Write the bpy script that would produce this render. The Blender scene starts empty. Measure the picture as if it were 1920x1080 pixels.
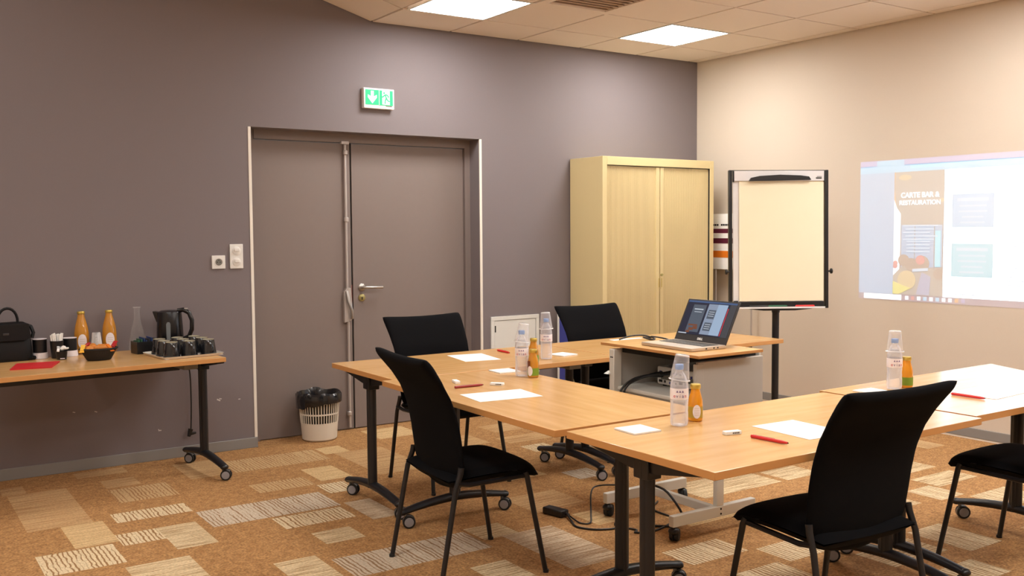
import bpy, bmesh, math, random
from math import sin, cos, pi, radians as rad
from mathutils import Vector, Matrix

# ------------------------------------------------------------------ camera, world, exposure
S = bpy.context.scene
COL = S.collection
cam = bpy.data.cameras.new('camera')
co = bpy.data.objects.new('camera', cam)
COL.objects.link(co)
cam.sensor_fit = 'HORIZONTAL'
cam.sensor_width = 36.0
cam.lens = 1813.8 / 1920 * 36.0
cam.clip_start = 0.05
YAW, PITCH, ROLL = rad(56.044), rad(-3.445), rad(-0.384)
fw = Vector((cos(PITCH) * cos(YAW), cos(PITCH) * sin(YAW), sin(PITCH)))
r0 = Vector((sin(YAW), -cos(YAW), 0.0))
u0 = r0.cross(fw)
rr = cos(ROLL) * r0 + sin(ROLL) * u0
uu = -sin(ROLL) * r0 + cos(ROLL) * u0
M = Matrix((rr, uu, -fw)).transposed().to_4x4()
M.translation = Vector((-6.153, -6.206, 1.425))
co.matrix_world = M
S.camera = co

w = bpy.data.worlds.new('room_world')
S.world = w
w.use_nodes = True
w.node_tree.nodes['Background'].inputs[0].default_value = (1.0, 0.95, 0.88, 1)
w.node_tree.nodes['Background'].inputs[1].default_value = 0.3

S.view_settings.view_transform = 'Standard'
S.view_settings.look = 'None'
S.view_settings.gamma = 1.0
S.view_settings.use_curve_mapping = False
EV = 1.62
S.view_settings.exposure = EV
LAMP = 9.5              # strength of the ceiling light panels
LAMP_COL = (1.0, 0.982, 0.942)

random.seed(7)

# ------------------------------------------------------------------ materials
def srgb(r, g, b):
    f = lambda c: (c / 255 / 12.92) if c / 255 <= 0.04045 else ((c / 255 + 0.055) / 1.055) ** 2.4
    return (f(r), f(g), f(b), 1.0)

MATS = {}
def mat(name, col, rough=0.5, metal=0.0, spec=0.5, emit=None, estr=0.0, alpha=1.0, coat=0.0, bump=None):
    m = bpy.data.materials.new(name)
    m.use_nodes = True
    nt = m.node_tree
    p = nt.nodes['Principled BSDF']
    p.inputs['Base Color'].default_value = col
    p.inputs['Roughness'].default_value = rough
    p.inputs['Metallic'].default_value = metal
    p.inputs['Specular IOR Level'].default_value = spec
    p.inputs['Alpha'].default_value = alpha
    p.inputs['Coat Weight'].default_value = coat
    if emit:
        p.inputs['Emission Color'].default_value = emit
        p.inputs['Emission Strength'].default_value = estr
    if bump:
        sc, st, var = bump
        n = nt.nodes.new('ShaderNodeTexNoise'); n.inputs['Scale'].default_value = sc
        n.inputs['Detail'].default_value = 3
        tc = nt.nodes.new('ShaderNodeTexCoord')
        nt.links.new(tc.outputs['Object'], n.inputs['Vector'])
        if st:
            b = nt.nodes.new('ShaderNodeBump'); b.inputs['Strength'].default_value = st
            b.inputs['Distance'].default_value = 0.002
            nt.links.new(n.outputs['Fac'], b.inputs['Height'])
            nt.links.new(b.outputs['Normal'], p.inputs['Normal'])
        if var:
            mx = nt.nodes.new('ShaderNodeMix'); mx.data_type = 'RGBA'
            mx.inputs['A'].default_value = tuple(c * (1 - var) for c in col[:3]) + (1,)
            mx.inputs['B'].default_value = tuple(min(1, c * (1 + var)) for c in col[:3]) + (1,)
            nt.links.new(n.outputs['Fac'], mx.inputs['Factor'])
            nt.links.new(mx.outputs['Result'], p.inputs['Base Color'])
    MATS[name] = m
    return m

def glassy(name, col, alpha, rough=0.08):
    m = mat(name, col, rough=rough, alpha=alpha)
    m.node_tree.nodes['Principled BSDF'].inputs['Coat Weight'].default_value = 0.6
    # clearer face on, denser at the rim
    nt = m.node_tree
    lw = nt.nodes.new('ShaderNodeLayerWeight'); lw.inputs[0].default_value = 0.35
    mr = nt.nodes.new('ShaderNodeMapRange')
    mr.inputs['To Min'].default_value = alpha * 0.55
    mr.inputs['To Max'].default_value = min(1.0, alpha * 2.4)
    nt.links.new(lw.outputs['Facing'], mr.inputs['Value'])
    nt.links.new(mr.outputs['Result'], nt.nodes['Principled BSDF'].inputs['Alpha'])
    return m

def ramp_mat(name, c1, c2, scale, lo, hi, rough, detail=4.0, bump=0.0, coat=0.0, c0=None, wave=None):
    """two-colour streaky noise stretched by the xyz scale"""
    m = mat(name, c1, rough=rough, coat=coat)
    nt = m.node_tree
    p = nt.nodes['Principled BSDF']
    tc = nt.nodes.new('ShaderNodeTexCoord')
    mp = nt.nodes.new('ShaderNodeMapping'); mp.inputs['Scale'].default_value = scale
    n = nt.nodes.new('ShaderNodeTexNoise'); n.inputs['Scale'].default_value = 1.0
    n.inputs['Detail'].default_value = detail
    nt.links.new(tc.outputs['Object'], mp.inputs['Vector'])
    nt.links.new(mp.outputs['Vector'], n.inputs['Vector'])
    r = nt.nodes.new('ShaderNodeValToRGB')
    r.color_ramp.elements[0].position = lo; r.color_ramp.elements[0].color = c1
    r.color_ramp.elements[1].position = hi; r.color_ramp.elements[1].color = c2
    fac = n.outputs['Fac']
    if wave:
        wv = nt.nodes.new('ShaderNodeTexWave'); wv.bands_direction = wave[0]
        wv.inputs['Scale'].default_value = wave[1]; wv.inputs['Distortion'].default_value = wave[2]
        wv.inputs['Detail'].default_value = 1.0; wv.inputs['Detail Scale'].default_value = wave[3]
        nt.links.new(tc.outputs['Object'], wv.inputs['Vector'])
        mw = nt.nodes.new('ShaderNodeMath'); mw.operation = 'MULTIPLY_ADD'
        mw.inputs[1].default_value = 1 - wave[4]
        mn = nt.nodes.new('ShaderNodeMath'); mn.operation = 'MULTIPLY'; mn.inputs[1].default_value = wave[4]
        nt.links.new(n.outputs['Fac'], mn.inputs[0])
        nt.links.new(wv.outputs['Fac'], mw.inputs[0]); nt.links.new(mn.outputs[0], mw.inputs[2])
        fac = mw.outputs[0]
    nt.links.new(fac, r.inputs['Fac'])
    out = r.outputs['Color']
    # fine fibre variation
    n2 = nt.nodes.new('ShaderNodeTexNoise'); n2.inputs['Scale'].default_value = 95.0
    n2.inputs['Detail'].default_value = 2
    nt.links.new(tc.outputs['Object'], n2.inputs['Vector'])
    if c0:
        mx = nt.nodes.new('ShaderNodeMix'); mx.data_type = 'RGBA'; mx.blend_type = 'MULTIPLY'
        mx.inputs['Factor'].default_value = c0
        nt.links.new(out, mx.inputs['A'])
        r2 = nt.nodes.new('ShaderNodeValToRGB')
        r2.color_ramp.elements[0].position = 0.3; r2.color_ramp.elements[0].color = (.35, .33, .3, 1)
        r2.color_ramp.elements[1].position = 0.7; r2.color_ramp.elements[1].color = (1.35, 1.35, 1.35, 1)
        nt.links.new(n2.outputs['Fac'], r2.inputs['Fac'])
        nt.links.new(r2.outputs['Color'], mx.inputs['B'])
        out = mx.outputs['Result']
    nt.links.new(out, p.inputs['Base Color'])
    if bump:
        b = nt.nodes.new('ShaderNodeBump'); b.inputs['Strength'].default_value = bump
        b.inputs['Distance'].default_value = 0.003
        nt.links.new(n2.outputs['Fac'], b.inputs['Height'])
        nt.links.new(b.outputs['Normal'], p.inputs['Normal'])
    return m

M_GREY = mat('grey_wall_paint', srgb(127, 118, 120), 0.75, spec=0.25, bump=(90, 0.12, 0.02))
M_CREAM = mat('cream_wall_paint', srgb(214, 201, 186), 0.75, spec=0.25, bump=(90, 0.1, 0.015))
M_DOOR = mat('door_paint', srgb(133, 120, 115), 0.55, spec=0.3, bump=(40, 0.04, 0.02))
M_CEIL = mat('ceiling_tile', srgb(232, 220, 208), 0.9, spec=0.1, bump=(160, 0.25, 0.04))
M_RAIL = mat('ceiling_rail', srgb(186, 168, 152), 0.6)
M_BEAD = mat('white_bead', srgb(235, 228, 218), 0.5)
M_SKIRT = mat('grey_skirting', srgb(140, 138, 136), 0.5)
M_LAMP = mat('lamp_diffuser', (1, 1, 1, 1), 0.6, emit=LAMP_COL + (1,), estr=LAMP)
M_WHITE = mat('white_plastic', srgb(232, 230, 226), 0.35)
M_WHITEM = mat('white_paint_metal', srgb(222, 222, 218), 0.4)
M_PAPER = mat('paper', srgb(246, 245, 242), 0.8, spec=0.2)
M_WOOD = ramp_mat('beech_laminate', srgb(208, 160, 100), srgb(222, 176, 118), (3.0, 26.0, 10.0), 0.3, 0.7, 0.22, coat=0.0)
M_EDGE = mat('beech_edge', srgb(205, 148, 88), 0.4)
M_BLACK = mat('black_metal', srgb(21, 22, 27), 0.4, bump=(60, 0.03, 0.1))
M_BLACKP = mat('black_plastic', srgb(24, 23, 25), 0.35)
M_FABRIC = mat('black_fabric', srgb(13, 13, 16), 0.95, spec=0.12, bump=(700, 0.25, 0.25))
M_HUB = mat('caster_hub', srgb(150, 150, 156), 0.4)
M_FORK = mat('caster_fork', srgb(120, 118, 115), 0.35, metal=0.3)
M_TYRE = mat('caster_tyre', srgb(22, 22, 24), 0.6)
M_ALU = mat('satin_steel', srgb(190, 186, 182), 0.28, metal=0.9)
M_GREYM = mat('grey_rod_metal', srgb(190, 182, 178), 0.35, metal=0.35)
M_CAB = mat('cream_cabinet', srgb(224, 205, 154), 0.45, bump=(30, 0.02, 0.01))
M_CABD = mat('cream_slats', srgb(222, 202, 152), 0.5)
M_TROL = mat('trolley_grey', srgb(192, 188, 182), 0.45)
M_TROLW = mat('trolley_frame', srgb(226, 224, 216), 0.45)
M_DARK = mat('dark_gap', srgb(20, 17, 15), 0.8)
M_RED = mat('red_plastic', srgb(214, 42, 42), 0.35)
M_REDF = mat('red_card', srgb(205, 30, 38), 0.55)
M_ORANGE = mat('orange_paint', srgb(226, 120, 20), 0.6)
M_MAROON = mat('maroon_print', srgb(92, 22, 48), 0.6)
M_BLUE = mat('blue_panel', srgb(52, 60, 140), 0.5)
M_GREEN = mat('exit_green', srgb(20, 160, 100), 0.5, emit=srgb(30, 190, 120), estr=0.28)
M_GLOW = mat('exit_white', srgb(220, 250, 235), 0.5, emit=srgb(200, 255, 230), estr=0.25)
M_EXITW = mat('exit_case', srgb(240, 238, 234), 0.4)
M_FLIPP = mat('flip_paper', srgb(243, 231, 202), 0.85, spec=0.15, bump=(9, 0.6, 0.01))
M_FLIPW = mat('whiteboard', srgb(228, 226, 228), 0.18)
M_CAP = mat('blue_cap', srgb(120, 160, 222), 0.4)
M_PET = glassy('clear_plastic', srgb(246, 246, 255), 0.30)
M_WATER = glassy('water', srgb(240, 242, 255), 0.22, 0.05)
M_CUP = glassy('cup_plastic', srgb(244, 242, 246), 0.15, 0.12)
M_CUPW = glassy('milky_cup_plastic', srgb(238, 236, 236), 0.5, 0.15)
M_GLASS = glassy('clear_glass', srgb(215, 215, 215), 0.11, 0.03)
M_FOIL = glassy('clear_foil', srgb(230, 230, 230), 0.4, 0.1)
M_LABEL = mat('white_label', srgb(240, 232, 236), 0.5)
M_PINK = mat('label_print', srgb(200, 96, 110), 0.5)
M_MAUVE = mat('label_mauve', srgb(120, 96, 140), 0.5)
M_JUICE = mat('orange_juice', srgb(248, 170, 30), 0.18, coat=0.6)
M_JUICEA = mat('apple_juice', srgb(228, 158, 50), 0.14, coat=0.6)
M_JUICED = mat('red_brown_label', srgb(110, 52, 28), 0.4)
for m_ in (M_JUICE, M_JUICEA): m_.node_tree.nodes['Principled BSDF'].inputs['Transmission Weight'].default_value = 0.35
M_GOLD = mat('gold_lid', srgb(206, 176, 84), 0.3, metal=0.7)
M_LGREEN = mat('green_label', srgb(120, 150, 40), 0.5)
M_OLIVE = mat('olive_label', srgb(178, 150, 50), 0.5)
M_LAPM = mat('laptop_alu', srgb(206, 190, 172), 0.35, metal=0.4)
M_BEZEL = mat('laptop_bezel', srgb(52, 50, 50), 0.4)
M_KEYS = mat('laptop_keys', srgb(88, 84, 78), 0.5)
M_LEATHER = mat('black_leather', srgb(9, 8, 11), 0.55, spec=0.3, bump=(220, 0.3, 0.1))
M_MUG = mat('black_glaze', srgb(24, 25, 29), 0.1, coat=0.5)
M_MUGB = mat('mug_base', srgb(158, 150, 128), 0.5, bump=(90, 0.1, 0.2))
M_TRAY = mat('metal_tray', srgb(232, 224, 212), 0.35, metal=0.1)
M_KETTLE = mat('kettle_plastic', srgb(15, 14, 17), 0.25)
M_GAUGE = mat('kettle_gauge', srgb(120, 126, 130), 0.3)
M_WICKER = mat('dark_basket', srgb(27, 25, 28), 0.7, bump=(120, 0.8, 0.4))
M_PASTRY = mat('pastry', srgb(214, 132, 52), 0.5, bump=(60, 0.5, 0.35))
M_WRAPR = mat('red_wrapper', srgb(184, 38, 40), 0.3)
M_WRAPY = mat('yellow_wrapper', srgb(246, 196, 76), 0.3)
M_TEAG = mat('green_sachet', srgb(40, 96, 70), 0.5)
M_TEAB = mat('blue_sachet', srgb(40, 62, 110), 0.5)
M_BIN = mat('bin_plastic', srgb(222, 214, 200), 0.45)
M_BAG = mat('bin_bag', srgb(24, 24, 27), 0.22, coat=0.3)
M_BRASS = mat('brass', srgb(176, 164, 108), 0.35, metal=0.5)
M_GREYB = mat('grey_bracket', srgb(120, 118, 112), 0.4)
M_VENT = mat('vent_grille', srgb(196, 176, 158), 0.6)
M_CHIP = mat('paint_chip', srgb(205, 200, 198), 0.7)
M_WEAR = mat('door_wear', srgb(120, 52, 44), 0.6)

M_CARPET = ramp_mat('carpet_base', srgb(168, 121, 72), srgb(192, 145, 92), (26, 26, 1), 0.35, 0.65, 0.95, bump=0.6, c0=0.7)
CARP = {}
V = ('X', 16.0, 3.5, 1.0, .68)
HH = ('Y', 22.0, 3.0, 1.0, .85)
for nm, c1, c2, sc, lo, hi, wv in (
        ('v_light', srgb(158, 118, 74), srgb(226, 204, 166), (60, 1.8, 1), 0.37, 0.45, V),
        ('v_grey', srgb(156, 122, 88), srgb(208, 190, 166), (60, 1.8, 1), 0.36, 0.44, V),
        ('v_faint', srgb(166, 122, 76), srgb(204, 170, 124), (60, 1.8, 1), 0.36, 0.48, V),
        ('h_light', srgb(168, 134, 92), srgb(222, 198, 158), (3.5, 95, 1), 0.40, 0.50, HH),
        ('h_cream', srgb(190, 152, 104), srgb(222, 190, 140), (3, 90, 1), 0.38, 0.52, HH),
        ('h_faint', srgb(172, 128, 82), srgb(204, 166, 118), (3, 80, 1), 0.38, 0.52, HH),
        ('h_grey', srgb(164, 130, 96), srgb(208, 184, 154), (3, 90, 1), 0.40, 0.50, HH)):
    CARP[nm] = ramp_mat('carpet_' + nm, c1, c2, sc, lo, hi, 0.95, detail=2.0, bump=0.5, c0=0.35, wave=wv)

# ------------------------------------------------------------------ mesh helpers
class B:
    def __init__(self):
        self.b = bmesh.new()
        self.flat = []
    def box(self, x0, x1, y0, y1, z0, z1, mi=0, bev=0.0, T=None, seg=2):
        t = bmesh.new()
        vs = [t.verts.new((x, y, z)) for x in (x0, x1) for y in (y0, y1) for z in (z0, z1)]
        for q in ((0, 1, 3, 2), (4, 6, 7, 5), (0, 4, 5, 1), (2, 3, 7, 6), (0, 2, 6, 4), (1, 5, 7, 3)):
            t.faces.new([vs[i] for i in q])
        if bev:
            bmesh.ops.bevel(t, geom=t.edges[:], offset=bev, segments=seg, affect='EDGES', profile=0.5)
        return self._merge(t, mi, T, bool(bev))
    def _merge(self, t, mi, T=None, flat=False):
        t.normal_update()
        keep = {f for f in t.faces if flat and max(abs(c) for c in f.normal) > .9999}
        if T is not None:
            bmesh.ops.transform(t, matrix=T, verts=t.verts)
        mp = {}
        for v in t.verts:
            mp[v] = self.b.verts.new(v.co)
        for f in t.faces:
            try:
                nf = self.b.faces.new([mp[v] for v in f.verts])
                nf.material_index = mi if mi is not None else f.material_index
                nf.smooth = True
                if f in keep: self.flat.append(nf)
            except ValueError:
                pass
        t.free()
        return self
    def ring(self, loops, mi=0, cap=True, closed=True):
        """skin a list of vertex loops (each a list of points)"""
        L = [[self.b.verts.new(p) for p in lp] for lp in loops]
        n = len(L[0])
        for a, c in zip(L, L[1:]):
            for i in range(n if closed else n - 1):
                j = (i + 1) % n
                f = self.b.faces.new((a[i], a[j], c[j], c[i])); f.material_index = mi
        if cap:
            f = self.b.faces.new(list(reversed(L[0]))); f.material_index = mi
            f = self.b.faces.new(L[-1]); f.material_index = mi
        return self
    def lathe(self, prof, n=24, c=(0, 0, 0), mi=0, cap=True, axis='z', sx=1.0, sy=1.0):
        loops = []
        for r, z in prof:
            r = max(r, 1e-4)
            lp = []
            for i in range(n):
                a = 2 * pi * i / n
                p = (r * cos(a) * sx, r * sin(a) * sy, z)
                if axis == 'x': p = (z, r * cos(a), r * sin(a))
                if axis == 'y': p = (r * sin(a), z, r * cos(a))
                lp.append((p[0] + c[0], p[1] + c[1], p[2] + c[2]))
            loops.append(lp)
        return self.ring(loops, mi, cap)
    def tube(self, pts, r, n=8, mi=0, r1=None, sx=1.0):
        P = [Vector(p) for p in pts]
        loops = []
        N = None
        for i, p in enumerate(P):
            d = (P[min(i + 1, len(P) - 1)] - P[max(i - 1, 0)]).normalized()
            if N is None:
                up = Vector((0, 0, 1)) if abs(d.z) < 0.9 else Vector((0, 1, 0))
                N = d.cross(up).normalized()
            else:
                N = (N - d * N.dot(d)).normalized()
            Bn = d.cross(N)
            rad_ = r if r1 is None else r + (r1 - r) * i / (len(P) - 1)
            loops.append([tuple(p + N * (rad_ * sx * cos(2 * pi * k / n)) + Bn * (rad_ * sin(2 * pi * k / n))) for k in range(n)])
        return self.ring(loops, mi)
    def prism(self, pts, a0, a1, axis='z', mi=0):
        """polygon extruded along an axis; pts are the other two coordinates in order"""
        def q(p, a):
            if axis == 'z': return (p[0], p[1], a)
            if axis == 'y': return (p[0], a, p[1])
            return (a, p[0], p[1])
        self.ring([[q(p, a0) for p in pts], [q(p, a1) for p in pts]], mi)
        return self
    def ball(self, c, r, n=12, m=8, sx=1, sy=1, sz=1, mi=0):
        prof = [(r * sin(pi * k / m), -r * cos(pi * k / m) * sz) for k in range(m + 1)]
        return self.lathe(prof, n, c, mi, True, 'z', sx, sy)
    def quad(self, pts, mi=0):
        f = self.b.faces.new([self.b.verts.new(p) for p in pts]); f.material_index = mi
        return self
    def make(self, name, mats, parent=None, smooth=True, angle=40, kind=None, label=None, loc=None, rot=None):
        bmesh.ops.recalc_face_normals(self.b, faces=self.b.faces[:])
        self.b.faces.index_update()
        fl = [f.index for f in self.flat if f.is_valid]
        me = bpy.data.meshes.new(name)
        self.b.to_mesh(me); self.b.free()
        for m in (mats if isinstance(mats, (list, tuple)) else [mats]):
            me.materials.append(m)
        if smooth:
            for p in me.polygons: p.use_smooth = True
            me.set_sharp_from_angle(angle=rad(angle))
            for i in fl: me.polygons[i].use_smooth = False
        else:
            for p in me.polygons: p.use_smooth = False
        o = bpy.data.objects.new(name, me)
        COL.objects.link(o)
        if parent: o.parent = parent
        if kind: o['kind'] = kind
        if label: o['label'] = label
        if loc: o.location = loc
        if rot: o.rotation_euler = rot
        return o

def thing(name, label, cat, loc=(0, 0, 0), rz=0.0, group=None):
    o = bpy.data.objects.new(name, None); COL.objects.link(o)
    o.empty_display_size = 0.05
    o.location = loc; o.rotation_euler = (0, 0, rz)
    o['label'] = label; o['category'] = cat
    if group: o['group'] = group
    return o
def tag(o, label, cat, group=None):
    o['label'] = label; o['category'] = cat
    if group: o['group'] = group
    return o
def structure(name):
    o = bpy.data.objects.new(name, None); COL.objects.link(o); o['kind'] = 'structure'
    return o
KIDS = lambda o: [c for c in bpy.data.objects if c.parent == o]
def dup(root, loc, rz, label, group=None):
    r = root.copy(); COL.objects.link(r); r.location = loc
    r.rotation_euler = (root.rotation_euler[0], root.rotation_euler[1], rz); r['label'] = label
    if group: r['group'] = group
    for ch in KIDS(root):
        c = ch.copy(); COL.objects.link(c); c.parent = r
        for g in KIDS(ch):
            d = g.copy(); COL.objects.link(d); d.parent = c
    return r
def lettering(body, size, m, parent, loc, rot, name='lettering', align='CENTER', ext=0.0005, sx=1.0, bold=0.0):
    cu = bpy.data.curves.new(name, 'FONT'); cu.body = body; cu.size = size
    cu.align_x = align; cu.align_y = 'CENTER'; cu.extrude = ext; cu.offset = bold
    cu.materials.append(m)
    tmp_ = bpy.data.objects.new(name, cu); COL.objects.link(tmp_)
    dg = bpy.context.evaluated_depsgraph_get()
    me = bpy.data.meshes.new_from_object(tmp_.evaluated_get(dg))
    bpy.data.objects.remove(tmp_); bpy.data.curves.remove(cu)
    me.name = name
    o = bpy.data.objects.new(name, me); COL.objects.link(o)
    o.parent = parent; o.location = loc; o.rotation_euler = rot; o.scale = (sx, 1, 1)
    return o

# ------------------------------------------------------------------ room
H = 2.879                     # flat ceiling height
XF = -3.14                    # fold line: left of it the ceiling slopes up
SL = 0.285                    # slope
XL, YF = -8.4, -7.9           # unseen left and front walls
def zc(x): return H if x >= XF else H + (XF - x) * SL
DX0, DX1, DZ = -4.017, -2.261, 2.106   # door recess
TH = 0.3

b = B()
b.prism([(XL - TH, 0), (DX0, 0), (DX0, zc(DX0) + .12), (XL - TH, zc(XL - TH) + .12)], 0, TH, 'y')
b.prism([(DX0, DZ), (DX1, DZ), (DX1, H + .12), (XF, H + .12), (DX0, zc(DX0) + .12)], 0, TH, 'y')
b.prism([(DX1, 0), (0, 0), (0, H + .12), (DX1, H + .12)], 0, TH, 'y')
b.make('wall_back', M_GREY, kind='structure', smooth=False)
wb = bpy.data.objects['wall_back']
b = B(); b.box(0, 0.15, YF - .15, TH, 0, H + .12); b.make('wall_right', M_CREAM, kind='structure', smooth=False)
b = B(); b.box(XL - .15, XL, YF - .15, 0, 0, zc(XL) + .12); b.make('wall_left', M_CREAM, kind='structure', smooth=False)
b = B(); b.prism([(XL, 0), (0, 0), (0, H + .12), (XF, H + .12), (XL, zc(XL) + .12)], YF - .15, YF, 'y')
b.make('wall_front', M_CREAM, kind='structure', smooth=False)

# chips in the paint of the grey wall (small raised flakes)
b = B()
for x, z, s, a in ((-4.267, .339, .012, .5), (-4.255, .346, .008, .2), (-4.131, .331, .007, 0), (-5.009, .345, .008, .4), (-4.639, .185, .009, 0), (-5.131, .355, .007, .3), (-4.645, .19, .006, .8)):
    T = Matrix.Translation((x, -0.0005, z)) @ Matrix.Rotation(a, 4, 'Y')
    b.box(-s, s, -.0006, .0006, -s * .35, s * .35, T=T)
o = b.make('paint_chips', M_CHIP, wb, smooth=False)
o['kind'] = 'stuff'

# ceiling: back panel, then every tile and every rail by itself
ceil = structure('ceiling')
b = B()
b.box(XF, 0.0, YF, 0.0, H + .03, H + .1)
b.make('panel', M_RAIL, ceil, smooth=False)
b = B()
b.prism([(XL, zc(XL) + .03), (XF, H + .03), (XF, H + .1), (XL, zc(XL) + .1)], YF, 0, 'y')
b.make('panel', M_RAIL, ceil, smooth=False)
colx = [0.0, -.108, -.708, -1.308, -1.908, -2.508, XF]
rowy = [0.0, -.466]
while rowy[-1] - .6 > YF: rowy.append(rowy[-1] - .6)
rowy.append(YF)
ang = math.atan(SL)
slen = (XF - XL) / cos(ang)
scol = [0.0]
while scol[-1] + .6 < slen: scol.append(scol[-1] + .6)
scol.append(slen)
lamps_flat = {(5, 1), (2, 1), (5, 5), (2, 5), (5, 9), (2, 9)}
lamps_slope = {(3, 5), (6, 5), (3, 9), (6, 9), (6, 1)}
vent_cell = (4, 2)
G = .0075
TILE = {}
def tile_mesh(w_, d_):
    k = (round(w_, 3), round(d_, 3))
    if k not in TILE:
        b = B(); b.box(-w_ / 2, w_ / 2, -d_ / 2, d_ / 2, 0, .018, bev=.002, seg=1)
        o = b.make('tile', M_CEIL, None, smooth=False)
        TILE[k] = o.data
        bpy.data.objects.remove(o)
    return TILE[k]
def add_tile(w_, d_, mw):
    o = bpy.data.objects.new('tile', tile_mesh(w_, d_)); COL.objects.link(o)
    o.parent = ceil; o.matrix_local = mw
SLM = Matrix.Translation((XF, 0, H)) @ Matrix.Rotation(ang, 4, 'Y')     # local -x runs up the slope
lampcells = []
for j in range(len(rowy) - 1):
    yc, d_ = (rowy[j] + rowy[j + 1]) / 2, rowy[j] - rowy[j + 1] - 2 * G
    for i in range(len(colx) - 1):
        xc, w_ = (colx[i] + colx[i + 1]) / 2, colx[i] - colx[i + 1] - 2 * G
        mw = Matrix.Translation((xc, yc, H - .004))
        if (i, j) in lamps_flat:
            lampcells.append((i, j, Matrix.Translation((colx[i] - .3, yc, H)))); continue
        if (i, j) == vent_cell:
            ventm = Matrix.Translation((xc, yc, H)); continue
        add_tile(w_, d_, mw)
    for i in range(len(scol) - 1):
        xc, w_ = -(scol[i] + scol[i + 1]) / 2, scol[i + 1] - scol[i] - 2 * G
        if (i, j) in lamps_slope:
            lampcells.append((i + 10, j, SLM @ Matrix.Translation((xc, yc, 0)))); continue
        add_tile(w_, d_, SLM @ Matrix.Translation((xc, yc, -.004)))
for x in colx[1:]:
    b = B(); b.box(x - .012, x + .012, YF, 0, H + .004, H + .03); b.make('rail', M_RAIL, ceil, smooth=False)
for y in rowy[1:-1]:
    b = B(); b.box(XF, 0, y - .012, y + .012, H + .005, H + .03); b.make('rail', M_RAIL, ceil, smooth=False)

lab = {(5, 1): 'square white ceiling light panel over the grey double door', (2, 1): 'square white ceiling light panel over the cream cabinet corner'}
for k, (i, j, mw) in enumerate(lampcells):
    t = thing('ceiling_light', lab.get((i, j), 'ceiling light panel out of view, %s row from grey wall, %s' % ({1: 'first', 5: 'second', 9: 'third'}[j], {2: 'nearest cream wall', 5: 'by the ceiling fold', 13: 'low on the slope', 16: 'high on the slope'}[i])), 'light', group='ceiling light panels')
    t.matrix_world = mw
    b = B()
    for a in (((-.297, .297), (.283, .297)), ((-.297, .297), (-.297, -.283)), ((-.297, -.283), (-.283, .283)), ((.283, .297), (-.283, .283))):
        b.box(a[0][0], a[0][1], a[1][0], a[1][1], -.006, .02)
    b.make('frame', M_WHITEM, t, smooth=False)
    b = B(); b.box(-.283, .283, -.283, .283, -.004, .004)
    b.make('diffuser', M_LAMP, t, smooth=False)

t = thing('ceiling_vent', 'square brownish air grille in the ceiling beside the light panels', 'vent')
t.matrix_world = ventm
b = B()
for a in (((-.297, .297), (.235, .297)), ((-.297, .297), (-.297, -.235)), ((-.297, -.235), (-.235, .235)), ((.235, .297), (-.235, .235))):
    b.box(a[0][0], a[0][1], a[1][0], a[1][1], -.012, .02, bev=.003)
b.make('frame', M_CEIL, t, smooth=False)
b = B(); b.box(-.235, .235, -.235, .235, .012, .02); b.make('backing', M_VENT, t, smooth=False)
for k in range(9):
    y = -.21 + k * .0525
    b = B(); b.box(-.235, .235, -.012, .012, -.0015, .0015, T=Matrix.Translation((0, y, .0)) @ Matrix.Rotation(.7, 4, 'X'))
    b.make('slat', M_VENT, t, smooth=False)

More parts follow.
